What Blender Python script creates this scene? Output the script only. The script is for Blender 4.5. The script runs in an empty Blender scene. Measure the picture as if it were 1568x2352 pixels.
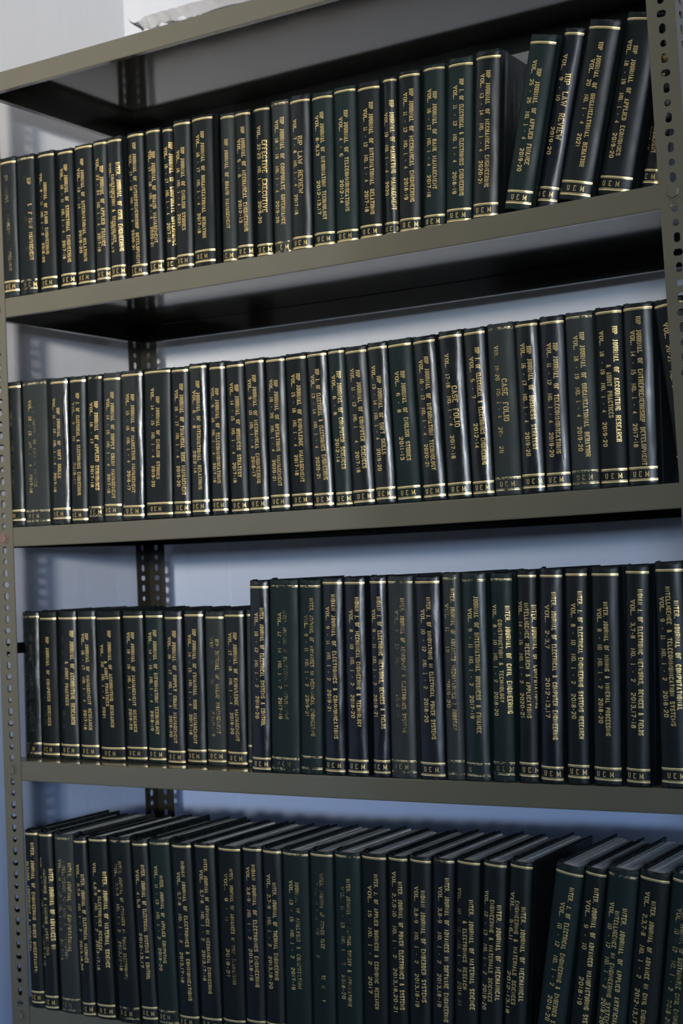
import bpy, bmesh, math, random
from mathutils import Matrix, Vector
random.seed(7)
S = bpy.context.scene
# ---------------------------------------------------------------- camera
CAM_LOC = (1.77248760, -1.83888475, -0.08634850)
cd = bpy.data.cameras.new('camera'); cam = bpy.data.objects.new('camera', cd); S.collection.objects.link(cam)
cam.matrix_world = Matrix(((0.8494516, 0.05690484, 0.52458918, CAM_LOC[0]),
                           (0.52576078, -0.00685791, -0.85060483, CAM_LOC[1]),
                           (-0.04480595, 0.99835605, -0.03574379, CAM_LOC[2]), (0, 0, 0, 1)))
cd.sensor_fit = 'VERTICAL'; cd.sensor_height = 36.0; cd.lens = 3467.697 / 2352 * 36.0
cd.clip_start = 0.05; cd.clip_end = 60
cd.dof.use_dof = True; cd.dof.focus_distance = 2.08; cd.dof.aperture_fstop = 6.3
S.camera = cam
# ---------------------------------------------------------------- light and exposure
w = bpy.data.worlds.new('world'); S.world = w; w.use_nodes = True
w.node_tree.nodes['Background'].inputs[0].default_value = (0.62, 0.74, 1.0, 1)
w.node_tree.nodes['Background'].inputs[1].default_value = 0.045
def area(name, loc, target, sx, sy, power, col):
    l = bpy.data.lights.new(name, 'AREA'); l.shape = 'RECTANGLE'; l.size = sx; l.size_y = sy; l.energy = power; l.color = col
    o = bpy.data.objects.new(name, l); S.collection.objects.link(o); o.location = loc
    o.rotation_euler = (Vector(target) - Vector(loc)).to_track_quat('-Z', 'Y').to_euler()
    return o
k_ = area('far_window_light', (3.75, -8.0, 0.72), (-0.40, 0.2, 0.74), 0.50, 0.34, 13.2, (1.0, 0.94, 0.85)); k_.data.spread = math.radians(22)
area('blue_window_light', (3.9, -7.2, 0.36), (0.4, 0.2, 0.0), 1.6, 0.34, 235, (0.56, 0.75, 1.0))
area('side_window_light', (5.6, -4.6, 0.45), (0.4, 0.2, 0.0), 3.0, 0.8, 52, (0.74, 0.84, 1.0))
area('ceiling_light', (1.1, -0.3, 2.5), (0.9, -0.25, 0.0), 1.2, 0.2, 14, (0.98, 0.98, 1.0))
S.view_settings.view_transform = 'Standard'; S.view_settings.look = 'None'
S.view_settings.exposure = 0.0; S.view_settings.gamma = 1.0; S.view_settings.use_curve_mapping = False
S.cycles.use_denoising = True
S.cycles.max_bounces = 6; S.cycles.diffuse_bounces = 3; S.cycles.glossy_bounces = 4; S.cycles.transparent_max_bounces = 12
S.cycles.sample_clamp_indirect = 4.0
# ---------------------------------------------------------------- materials
def mat(name, col, rough=0.5, metal=0.0, spec=0.5):
    m = bpy.data.materials.new(name); m.use_nodes = True
    b = m.node_tree.nodes['Principled BSDF']
    b.inputs['Base Color'].default_value = (*col, 1); b.inputs['Roughness'].default_value = rough
    b.inputs['Metallic'].default_value = metal; b.inputs['Specular IOR Level'].default_value = spec
    return m, m.node_tree, b
def node(nt, t, **k):
    n = nt.nodes.new(t)
    for a, v in k.items():
        if a.startswith('i_'): n.inputs[int(a[2:])].default_value = v
        else: setattr(n, a, v)
    return n
def coords(nt, scale=(1, 1, 1), out='Object', loc=(0, 0, 0)):
    tc = node(nt, 'ShaderNodeTexCoord'); mp = node(nt, 'ShaderNodeMapping')
    mp.inputs['Scale'].default_value = scale; mp.inputs['Location'].default_value = loc
    nt.links.new(tc.outputs[out], mp.inputs[0]); return mp.outputs[0]
def noise(nt, vec, sc, det=3, rough=0.55):
    n = node(nt, 'ShaderNodeTexNoise'); n.inputs['Scale'].default_value = sc
    n.inputs['Detail'].default_value = det; n.inputs['Roughness'].default_value = rough
    nt.links.new(vec, n.inputs['Vector']); return n.outputs['Fac']
def ramp(nt, f, stops):
    r = node(nt, 'ShaderNodeValToRGB'); e = r.color_ramp.elements
    while len(e) < len(stops): e.new(0.5)
    for q, (p_, c_) in zip(e, stops):
        q.position = p_; q.color = (c_, c_, c_, 1) if not isinstance(c_, tuple) else (*c_, 1)
    nt.links.new(f, r.inputs[0]); return r.outputs[0]
def mixc(nt, f, a, b_):
    m = node(nt, 'ShaderNodeMix', data_type='RGBA')
    for inp, v in ((m.inputs[0], f), (m.inputs[6], a), (m.inputs[7], b_)):
        if hasattr(v, 'default_value') or hasattr(v, 'is_linked'): nt.links.new(v, inp)
        elif isinstance(v, tuple): inp.default_value = (*v, 1)
        else: inp.default_value = v
    return m.outputs[2]
def mth(nt, op, a, b_=0.0):
    m = node(nt, 'ShaderNodeMath', operation=op)
    for inp, v in ((m.inputs[0], a), (m.inputs[1], b_)):
        if isinstance(v, (int, float)): inp.default_value = v
        else: nt.links.new(v, inp)
    return m.outputs[0]
def bump(nt, b, h, st, dist):
    n = node(nt, 'ShaderNodeBump'); n.inputs['Strength'].default_value = st; n.inputs['Distance'].default_value = dist
    nt.links.new(h, n.inputs['Height']); nt.links.new(n.outputs[0], b.inputs['Normal'])

def steel():
    m, nt, b = mat('olive_grey_enamel', (0.150, 0.140, 0.105), 0.38)
    v = coords(nt)
    f = noise(nt, v, 9, 4); c = mixc(nt, f, (0.102, 0.091, 0.062), (0.126, 0.113, 0.077))
    ru = ramp(nt, noise(nt, v, 26, 5, 0.7), [(0.66, 0.0), (0.76, 1.0)])
    c = mixc(nt, mth(nt, 'MULTIPLY', ru, 0.45), c, (0.10, 0.06, 0.04))
    nt.links.new(c, b.inputs['Base Color'])
    nt.links.new(ramp(nt, noise(nt, v, 40, 3), [(0.3, 0.10), (0.7, 0.17)]), b.inputs['Roughness'])
    bump(nt, b, noise(nt, v, 60, 3), 0.05, 0.0006)
    return m
STEEL = steel()
DARKINNER, _nt, _b = mat('dark_inner_steel', (0.026, 0.024, 0.018), 0.10, spec=0.32)  # darker tone for rear posts, shelf undersides and inner lip faces
RUST, _nt, _b = mat('rusty_bolt_paint', (0.17, 0.10, 0.08), 0.6)
DARKSTEEL, _nt, _b = mat('dark_strap_steel', (0.012, 0.012, 0.012), 0.5)
def wallmat(name='whitewash', col=(0.57, 0.565, 0.572)):
    m, nt, b = mat(name, col, 0.62)
    v = coords(nt, (1, 1, 0.12)); f = noise(nt, v, 34, 5, 0.6)
    v2 = coords(nt); g = noise(nt, v2, 2.3, 3)
    c = mixc(nt, ramp(nt, f, [(0.35, 0.0), (0.7, 1.0)]), tuple(x * 0.975 for x in col), tuple(min(1, x * 1.015) for x in col))
    c = mixc(nt, ramp(nt, g, [(0.3, 0.0), (0.75, 0.35)]), c, (col[0] * 0.93, col[1] * 0.92, col[2] * 0.9))
    # wall colour blends to pale blue towards the floor, fading out upwards
    tg = node(nt, 'ShaderNodeTexCoord'); sp = node(nt, 'ShaderNodeSeparateXYZ'); nt.links.new(tg.outputs['Object'], sp.inputs[0])
    hz = mth(nt, 'ADD', sp.outputs[2], mth(nt, 'MULTIPLY', mth(nt, 'SUBTRACT', g, 0.5), 0.12))
    mr = node(nt, 'ShaderNodeMapRange', interpolation_type='SMOOTHSTEP'); nt.links.new(hz, mr.inputs[0])
    for i_, q_ in ((1, 0.34), (2, -0.62), (3, 0.0), (4, 1.0)): mr.inputs[i_].default_value = q_
    c = mixc(nt, mr.outputs[0], c, (0.37, 0.465, 0.68))
    nt.links.new(c, b.inputs['Base Color'])
    bump(nt, b, mth(nt, 'ADD', noise(nt, coords(nt, (1, 1, 0.1)), 60, 4), mth(nt, 'MULTIPLY', noise(nt, v2, 14, 3), 1.6)), 0.22, 0.003)
    return m
WALL = wallmat()
CEMENT, nt_, b_ = mat('bare_cement', (0.40, 0.385, 0.375), 0.9)
_v = coords(nt_); nt_.links.new(mixc(nt_, noise(nt_, _v, 45, 5), (0.33, 0.31, 0.30), (0.50, 0.485, 0.475)), b_.inputs['Base Color']); bump(nt_, b_, noise(nt_, _v, 120, 5), 0.6, 0.003)
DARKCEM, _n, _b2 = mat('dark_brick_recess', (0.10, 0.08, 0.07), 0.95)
FLOORM, nt_, b_ = mat('terrazzo_floor', (0.20, 0.19, 0.18), 0.5)
nt_.links.new(mixc(nt_, noise(nt_, coords(nt_), 60, 4), (0.06, 0.058, 0.055), (0.11, 0.105, 0.10)), b_.inputs['Base Color'])
STAIN, _n, _b2 = mat('wall_plug_hole', (0.20, 0.19, 0.19), 0.9)

TONE = dict(k=((0.0046, 0.0066, 0.0064), (0.0072, 0.0098, 0.0096)), g=((0.0068, 0.0138, 0.0124), (0.0102, 0.0190, 0.0170)),
            f=((0.0180, 0.0215, 0.0195), (0.0300, 0.0345, 0.0315)), n=((0.0045, 0.0055, 0.0076), (0.0068, 0.0085, 0.0120)))
def cloth(key):
    tone, gl = key[0], int(key[1]); lo, hi = TONE[tone]
    m, nt, b = mat('bookcloth_' + dict(k='black', g='green', f='faded', n='navy')[tone] + ('_matt', '_satin', '_glossy', '_laminated')[gl], lo, 0.5)
    oi = node(nt, 'ShaderNodeObjectInfo'); v = coords(nt)
    off = node(nt, 'ShaderNodeVectorMath', operation='ADD'); cm = node(nt, 'ShaderNodeCombineXYZ')
    r_ = mth(nt, 'MULTIPLY', oi.outputs['Random'], 37.0)
    for i in range(3): nt.links.new(r_, cm.inputs[i])
    nt.links.new(v, off.inputs[0]); nt.links.new(cm.outputs[0], off.inputs[1]); vv = off.outputs[0]
    c = mixc(nt, noise(nt, vv, 22, 4), lo, hi)
    # rubbed edges and scuffs: a shape of their own, near head and tail
    sp = node(nt, 'ShaderNodeSeparateXYZ'); tg = node(nt, 'ShaderNodeTexCoord'); nt.links.new(tg.outputs['Generated'], sp.inputs[0])
    e = mth(nt, 'ABSOLUTE', mth(nt, 'SUBTRACT', sp.outputs[2], 0.5))
    em = ramp(nt, e, [(0.462, 0.0), (0.5, 1.0)])
    sc = ramp(nt, noise(nt, vv, 120, 5, 0.75), [(0.5, 0.0), (0.72, 1.0)])
    scm = mth(nt, 'MULTIPLY', mth(nt, 'ADD', mth(nt, 'MULTIPLY', em, 0.7), 0.05), sc)
    c = mixc(nt, scm, c, (0.075, 0.080, 0.078))
    nt.links.new(c, b.inputs['Base Color'])
    base = (0.48, 0.38, 0.31, 0.25)[gl]
    nt.links.new(ramp(nt, noise(nt, vv, 16, 4), [(0.3, base - 0.05), (0.7, base + 0.12)]), b.inputs['Roughness'])
    b.inputs['Specular IOR Level'].default_value = (0.18, 0.26, 0.38, 0.48)[gl]
    g = noise(nt, vv, 1500, 2); wv = node(nt, 'ShaderNodeMapping'); wv.inputs['Scale'].default_value = (1, 1, 0.22); nt.links.new(vv, wv.inputs[0])
    wr = noise(nt, wv.outputs[0], 75, 3)
    h = mth(nt, 'ADD', mth(nt, 'MULTIPLY', g, 0.10), mth(nt, 'MULTIPLY', wr, (0.5, 0.9, 1.5, 2.2)[gl]))
    bump(nt, b, h, 0.35, 0.0012)
    return m
CLOTH = {}
def get_cloth(k):
    k = k[:2]
    if k not in CLOTH: CLOTH[k] = cloth(k)
    return CLOTH[k]
def foil(name, lo, hi, col=(0.78, 0.55, 0.20), rough=0.42, sc=420, metal=0.45):
    m, nt, b = mat(name, col, rough, metal, 0.5)
    v = coords(nt, out='Object'); oi = node(nt, 'ShaderNodeObjectInfo')
    off = node(nt, 'ShaderNodeVectorMath', operation='ADD'); cm = node(nt, 'ShaderNodeCombineXYZ')
    r_ = mth(nt, 'MULTIPLY', oi.outputs['Random'], 53.0)
    for i in range(3): nt.links.new(r_, cm.inputs[i])
    nt.links.new(v, off.inputs[0]); nt.links.new(cm.outputs[0], off.inputs[1])
    f = mth(nt, 'ADD', mth(nt, 'MULTIPLY', noise(nt, off.outputs[0], sc, 4, 0.7), 0.5), mth(nt, 'MULTIPLY', noise(nt, off.outputs[0], 60, 3), 0.5))
    a = ramp(nt, f, [(lo, 0.0), (hi, 1.0)])
    nt.links.new(mixc(nt, noise(nt, off.outputs[0], 90, 3), tuple(x * 0.8 for x in col), tuple(min(1, x * 1.15) for x in col)), b.inputs['Base Color'])
    nt.links.new(a, b.inputs['Alpha'])
    return m
GOLD = [foil('gold_foil', 0.22, 0.34), foil('gold_foil_worn', 0.40, 0.56), foil('gold_foil_rubbed', 0.46, 0.62, (0.55, 0.42, 0.20), 0.5),
        foil('gold_foil_ghost', 0.42, 0.60, (0.10, 0.085, 0.05), 0.6, metal=0.3)]
BANDG = foil('gold_band_foil', 0.20, 0.30, (0.86, 0.66, 0.30), 0.30); BANDW = foil('gold_band_foil_worn', 0.44, 0.56, (0.72, 0.58, 0.30), 0.35, 260)
PAPER, nt_, b_ = mat('page_paper', (0.40, 0.39, 0.37), 0.85)
_v = coords(nt_, (1, 0.02, 0.02)); _f = noise(nt_, _v, 1800, 3, 0.7)
nt_.links.new(mixc(nt_, ramp(nt_, _f, [(0.3, 0.0), (0.65, 1.0)]), (0.50, 0.495, 0.485), (0.84, 0.83, 0.80)), b_.inputs['Base Color']); bump(nt_, b_, _f, 0.5, 0.001)

# ---------------------------------------------------------------- helpers
def link(name, me, m, parent=None, loc=None):
    o = bpy.data.objects.new(name, me); S.collection.objects.link(o)
    if m is not None and not me.materials: me.materials.append(m)
    if parent is not None: o.parent = parent
    if loc: o.location = loc
    return o
def mesh(name, vs, fs, smooth=False):
    me = bpy.data.meshes.new(name); me.from_pydata(vs, [], fs); me.update()
    if smooth: me.polygons.foreach_set('use_smooth', [True] * len(me.polygons))
    return me
def tag(o, label=None, cat=None, group=None, kind=None):
    for k, v in (('label', label), ('category', cat), ('group', group), ('kind', kind)):
        if v: o[k] = v
    return o
def fixn(me):
    b = bmesh.new(); b.from_mesh(me); bmesh.ops.recalc_face_normals(b, faces=b.faces); b.to_mesh(me); b.free(); return me
def box(x0, x1, y0, y1, z0, z1):
    v = [(x, y, z) for x in (x0, x1) for y in (y0, y1) for z in (z0, z1)]
    return v, [(0, 1, 3, 2), (4, 6, 7, 5), (0, 4, 5, 1), (2, 3, 7, 6), (0, 2, 6, 4), (1, 5, 7, 3)]
def bevelbox(name, b6, r=0.0006):
    v, f = box(*b6); me = mesh(name, v, f); b = bmesh.new(); b.from_mesh(me)
    bmesh.ops.bevel(b, geom=b.edges[:], offset=r, segments=1, affect='EDGES'); bmesh.ops.recalc_face_normals(b, faces=b.faces)
    b.to_mesh(me); b.free(); return me

# ---------------------------------------------------------------- room shell
W, D, FW = 1.1397, 0.395, 0.0379
XL, YB, ZF = -0.097, 0.46, -1.185
def grid_wall(name, p0, u, v, n=(1, 1), m=WALL):
    vs = [tuple(p0[k] + u[k] * a + v[k] * b for k in range(3)) for a, b in ((0, 0), (1, 0), (1, 1), (0, 1))]
    return tag(link(name, mesh(name, vs, [(0, 1, 2, 3)]), m), kind='structure')
grid_wall('wall_left', (XL, -1.3, ZF), (0, YB + 1.3, 0), (0, 0, 3.2))
grid_wall('floor', (XL - 0.3, -4.2, ZF), (5.2, 0, 0), (0, 4.75, 0), m=FLOORM)
# back wall with the broken strip of plaster just above the rack
def hole_loop():
    top = [(-0.0889, 1.0082), (-0.0805, 1.0000), (-0.0719, 0.9955), (-0.0631, 0.9960), (-0.0543, 0.9983), (-0.0453, 1.0030), (-0.0380, 1.0025), (-0.0312, 1.0034),
           (-0.018, 1.0021), (-0.005, 1.0036), (0.0086, 1.0020), (0.020, 1.0034), (0.030, 1.0012), (0.040, 1.0026), (0.0489, 1.0018), (0.066, 1.0030), (0.0885, 1.0010), (0.11, 1.0020), (0.1317, 1.0002), (0.16, 1.0012)]
    r = random.Random(3); x = 0.18
    while x < 1.55: top.append((x, 1.0005 + r.uniform(-0.003, 0.003))); x += r.uniform(0.015, 0.04)
    bot = []; x = 1.56
    while x > -0.04: bot.append((x, 0.943 + r.uniform(-0.006, 0.006))); x -= r.uniform(0.02, 0.05)
    bot += [(-0.040, 0.957), (-0.050, 0.970), (-0.055, 0.979), (-0.063, 0.985), (-0.0715, 0.9905), (-0.080, 0.9975)]
    return top, bot
top, bot = hole_loop(); loop = top + bot
bm = bmesh.new()
outer = [bm.verts.new(q) for q in ((XL, YB, ZF), (3.2, YB, ZF), (3.2, YB, 2.0), (XL, YB, 2.0))]
inner = [bm.verts.new((x, YB, z)) for x, z in loop]
eds = [bm.edges.new((outer[i], outer[(i + 1) % 4])) for i in range(4)] + [bm.edges.new((inner[i], inner[(i + 1) % len(inner)])) for i in range(len(inner))]
bmesh.ops.triangle_fill(bm, edges=eds, use_beauty=True)
cx = [f for f in bm.faces if 0.95 < f.calc_center_median().z < 0.985 and -0.03 < f.calc_center_median().x < 1.5 and all(v in set(inner) for v in f.verts)]
inner_set = set(inner)
def inside(x, z):
    c = False; n = len(loop)
    for i in range(n):
        (x0, z0), (x1, z1) = loop[i], loop[i - 1]
        if (z0 > z) != (z1 > z) and x < (x1 - x0) * (z - z0) / (z1 - z0) + x0: c = not c
    return c
kill = [f for f in bm.faces if inside(f.calc_center_median().x, f.calc_center_median().z)]
bmesh.ops.delete(bm, geom=kill, context='FACES'); bmesh.ops.recalc_face_normals(bm, faces=bm.faces)
me = bpy.data.meshes.new('wall_back'); bm.to_mesh(me); bm.free()
wb = tag(link('wall_back', me, WALL), kind='structure')
# inside of the break: a sloping face of bare cement under the top edge, darkness below it
vs = []; fs = []; r = random.Random(5); nt_n = len(top)
low = []
for i, (x, z) in enumerate(top):
    zl = 0.9800 + 0.0012 * (x / 0.2) + r.uniform(-0.0028, 0.0030) + (0.0030 if -0.02 < x < 0.03 else 0)
    if x > 0.05: zl = 0.9808 + r.uniform(-0.0015, 0.002)
    if i < 4: zl = z - 0.003
    low.append((x, YB + 0.010, min(zl, z - 0.002)))
for a, b_ in zip(top, low): vs += [(a[0], YB, a[1]), b_, (b_[0], YB + 0.035, b_[2] - 0.004)]
for i in range(nt_n - 1):
    k = 3 * i; fs += [(k, k + 3, k + 4, k + 1), (k + 1, k + 4, k + 5, k + 2)]
link('broken_plaster', fixn(mesh('broken_plaster', vs, fs)), CEMENT, wb)
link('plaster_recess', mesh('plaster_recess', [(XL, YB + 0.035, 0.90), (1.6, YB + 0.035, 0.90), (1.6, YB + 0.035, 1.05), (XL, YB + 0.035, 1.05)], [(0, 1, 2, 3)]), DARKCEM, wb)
# chips of plaster still hanging in the break
for (x, z, s_) in ((-0.010, 0.9790, 0.0075), (-0.002, 0.9770, 0.006), (0.004, 0.9765, 0.004), (0.040, 0.9800, 0.0085), (0.047, 0.9765, 0.007), (-0.030, 0.9800, 0.005), (0.070, 0.9768, 0.0035), (0.084, 0.9772, 0.0035), (-0.048, 0.975, 0.010)):
    rr = random.Random(int(x * 1e4)); n = 7
    ring = [(x + s_ * math.cos(6.283 * i / n) * rr.uniform(0.6, 1.2), z + 0.7 * s_ * math.sin(6.283 * i / n) * rr.uniform(0.5, 1.1)) for i in range(n)]
    vs = [(a, YB + 0.006, b_) for a, b_ in ring] + [(a, YB + 0.016, b_) for a, b_ in ring] + [(x, YB + 0.003, z)]
    fs = [(i, (i + 1) % n, n * 2) for i in range(n)] + [(i, i + n, (i + 1) % n + n, (i + 1) % n) for i in range(n)]
    link('plaster_chip', fixn(mesh('plaster_chip', vs, fs)), WALL, wb)
# thin vertical ridge on the back wall and a plugged hole in the side wall
vs, fs = [], []
for z in [ZF + i * 0.0660 for i in range(33)]:
    x = 0.1015 + 0.004 * (z + 0.07); 
    vs += [(x - 0.0020, YB, z), (x - 0.0008, YB - 0.0014, z), (x + 0.0008, YB - 0.0014, z), (x + 0.0018, YB, z)]
for i in range(32):
    for j in range(3): k = 4 * i + j; fs.append((k, k + 1, k + 5, k + 4))
tag(link('trim_1', fixn(mesh('trim_1', vs, fs)), WALL), kind='structure')
n = 14; c0 = (XL + 0.0006, 0.036, 0.673)
link('wall_plug', mesh('wall_plug', [(c0[0], c0[1] + 0.0042 * math.cos(6.283 * i / n), c0[2] + 0.0042 * math.sin(6.283 * i / n)) for i in range(n)], [tuple(range(n))]), STAIN, bpy.data.objects['wall_left'])

# ---------------------------------------------------------------- the slotted-angle rack
rack = bpy.data.objects.new('steel_rack', None); S.collection.objects.link(rack)
tag(rack, 'olive-grey slotted-angle steel shelving rack standing in the white wall corner', 'shelving rack')
SH = [(.7622, .7625, .0005), (.383, .379, .0035), (.0015, -.0008, .003), (-.3835, -.385, .0022), (-.782, -.784, .003), (-1.12, -1.12, .001)]
def zs(i, x):
    a, c, s = SH[i]; t = x / W; return a + (c - a) * t - 4 * s * t * (1 - t)
X0, X1 = -0.0355, W + 0.0355
def shelf(i):
    zc_ = SH[i][0]; X0 = -0.0353 + 0.0034 * zc_; X1 = W + 0.0353 - 0.0174 * max(zc_, 0) - 0.012 * max(0, 0)
    prof = [(.012, -.0305), (.0012, -.0315), (.0002, -.0306), (0, -.029), (0, -.0012), (.0004, -.0003), (.0014, 0), (.06, 0), (.2, 0), (.33, 0),
            (D - .0014, 0), (D - .0004, -.0003), (D, -.0012), (D, -.0316), (D - .0008, -.0330), (D - .012, -.0330)]
    N = 26; vs = []; fs = []
    for a in range(N + 1):
        x = X0 + (X1 - X0) * a / N
        for y, dz in prof: vs.append((x, y, zs(i, x) + dz))
    m = len(prof)
    for a in range(N):
        for j in range(m - 1): k = a * m + j; fs.append((k, k + 1, k + m + 1, k + m))
    for x, sg in ((X0, 1), (X1, -1)):
        z = zs(i, x); k = len(vs); xi = x + sg * 0.012
        vs += [(x, 0, z), (x, D, z), (x, D, z - .033), (x, 0, z - .033), (xi, 0.001, z - .033), (xi, D - .001, z - .033)]
        fs += [(k, k + 1, k + 2, k + 3), (k + 3, k + 2, k + 5, k + 4)]
    o = link('shelf', fixn(mesh('shelf', vs, fs, False)), STEEL, rack)
    md = o.modifiers.new('gauge', 'SOLIDIFY'); md.thickness = 0.0009; md.offset = 0; o.data.materials.append(DARKINNER); md.material_offset = 1; md.material_offset_rim = 1
    return o
for i in range(6): shelf(i)
# one flange = a plate with punched holes; pattern repeats round, upright slot, cross slot, upright slot
P = 0.01909; ZO = -0.0543
def hole_pts(kind, n=16):
    out = []
    for i in range(n):
        a = 6.28318 * (i + 0.5) / n; c, s = math.cos(a), math.sin(a)
        if kind == 0: out.append((0.0046 * c, 0.0046 * s))
        else:
            x, y = 0.0045 * c, 0.0045 * s
            if kind == 1: y += 0.0020 if s > 0 else -0.0020
            else: x += 0.0020 if c > 0 else -0.0020
            out.append((x, y))
    return out
def flange(w_, t, z0, z1):
    """plate in the local u-z plane, u from 0 to w_, thickness t; returns verts (u, d, z) and faces"""
    vs, fs = [], []
    k0 = math.ceil((z0 + P / 2 - ZO) / P); k1 = math.floor((z1 - P / 2 - ZO) / P)
    def ring_outer(n, hz):
        o = []
        for i in range(n):
            a = 6.28318 * (i + 0.5) / n; c, s = math.cos(a), math.sin(a)
            f = min((w_ / 2) / max(abs(c), 1e-6), hz / max(abs(s), 1e-6))
            o.append((c * f, s * f))
        # snap to corners
        cs = [(w_ / 2, hz), (-w_ / 2, hz), (-w_ / 2, -hz), (w_ / 2, -hz)]
        for cc in cs:
            j = min(range(n), key=lambda q: (o[q][0] - cc[0]) ** 2 + (o[q][1] - cc[1]) ** 2); o[j] = cc
        return o
    n = 16; ro = ring_outer(n, P / 2)
    for k in range(k0, k1 + 1):
        zc = ZO + k * P; kind = (0, 1, 2, 1)[k % 4]; rh = hole_pts(kind, n); b0 = len(vs)
        for d in (0, t):
            vs += [(w_ / 2 + a, d, zc + b_) for a, b_ in ro]; vs += [(w_ / 2 + a, d, zc + b_) for a, b_ in rh]
        for i in range(n):
            j = (i + 1) % n
            fs += [(b0 + i, b0 + j, b0 + n + j, b0 + n + i), (b0 + 2 * n + i, b0 + 3 * n + i, b0 + 3 * n + j, b0 + 2 * n + j),
                   (b0 + n + i, b0 + n + j, b0 + 3 * n + j, b0 + 3 * n + i)]
    za, zb = ZO + (k0 - .5) * P, ZO + (k1 + .5) * P; b0 = len(vs)
    for (u0, u1) in ((0, 0), (w_, w_)):
        b0 = len(vs); vs += [(u0, 0, za), (u0, t, za), (u0, t, zb), (u0, 0, zb)]; fs.append((b0, b0 + 1, b0 + 2, b0 + 3))
    for a, b_ in ((z0, za), (zb, z1)):
        v, f = box(0, w_, 0, t, a, b_); b0 = len(vs); vs += v; fs += [tuple(q + b0 for q in ff) for ff in f]
    return vs, fs
T = 0.002; ZT = 0.768
F1 = flange(FW, T, ZF, ZT); F2 = flange(FW - T, T, ZF, ZT)
LEAN = {'fl': 0.0034, 'fr': -0.0174, 'bl': 0.002, 'br': -0.012}
def post(key, sx, sy, cx_, cy_):
    """corner of the angle at (cx_, cy_), flanges run sx along x and sy along y"""
    vs, fs = [], []
    for u, d, z in F1[0]: vs.append((cx_ + sx * u + LEAN[key] * z, cy_ + sy * d, z))
    fs += F1[1]; b0 = len(vs)
    for u, d, z in F2[0]: vs.append((cx_ + sx * d + LEAN[key] * z, cy_ + sy * (u + T), z))
    fs += [tuple(q + b0 for q in f) for f in F2[1]]
    return link('post', fixn(mesh('post', vs, fs)), STEEL if key[0] == 'f' else DARKINNER, rack)
post('fl', 1, 1, -FW, -T); post('fr', -1, 1, W + FW, -T)
post('bl', 1, -1, -FW, D + T); post('br', -1, -1, W + FW, D + T)
def bolt(p, axis, m):
    vs, fs = [], []; R_, h = 0.0082, 0.0050; a0 = random.uniform(0, 1)
    for d, rr in ((0, 0.0105), (0.0011, 0.0105), (0.0011, R_), (h - 0.0008, R_), (h, R_ * 0.86)):
        for i in range(6 if rr < 0.0105 else 12):
            a = a0 + 6.28318 * i / (6 if rr < 0.0105 else 12); q = (rr * math.cos(a), rr * math.sin(a))
            vs.append((p[0] + q[0], p[1] - d, p[2] + q[1]) if axis == 'y' else (p[0] + d * (1 if axis == 'x' else -1), p[1] + q[0], p[2] + q[1]))
    for i in range(12): j = (i + 1) % 12; fs.append((i, j, 12 + j, 12 + i))
    fs.append(tuple(range(12, 24)))
    for L in (24, 30):
        for i in range(6): j = (i + 1) % 6; fs.append((L + i, L + j, L + 6 + j, L + 6 + i))
    fs.append(tuple(range(36, 42)))
    return link('bolt', fixn(mesh('bolt', vs, fs)), m, rack)
for i in range(6):
    zb = ZO + P * (round((zs(i, 0) - 0.0155 - ZO) / P))
    for key, x in (('fl', -FW / 2), ('fr', W + FW / 2)):
        b_ = bolt((x + LEAN[key] * zb, -T, zb), 'y', RUST if (i == 2 and key == 'fl') else STEEL)
        if i == 2 and key == 'fl': b_['label'] = 'bolt with flaked reddish paint'
    for x, y, ax in ((W + FW, FW / 2 - T, 'x'), (W + FW, D - FW / 2 + T, 'x')):
        bolt((x - 0.0174 * zb if y < 0.2 else x - 0.012 * zb, y, zb), ax, STEEL)
o = link('side_strap', bevelbox('side_strap', (-0.0352, -0.0330, 0.001, D, -0.2085, -0.1905), 0.0004), DARKSTEEL, rack); o['label'] = 'dark flat side strap'

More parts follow.
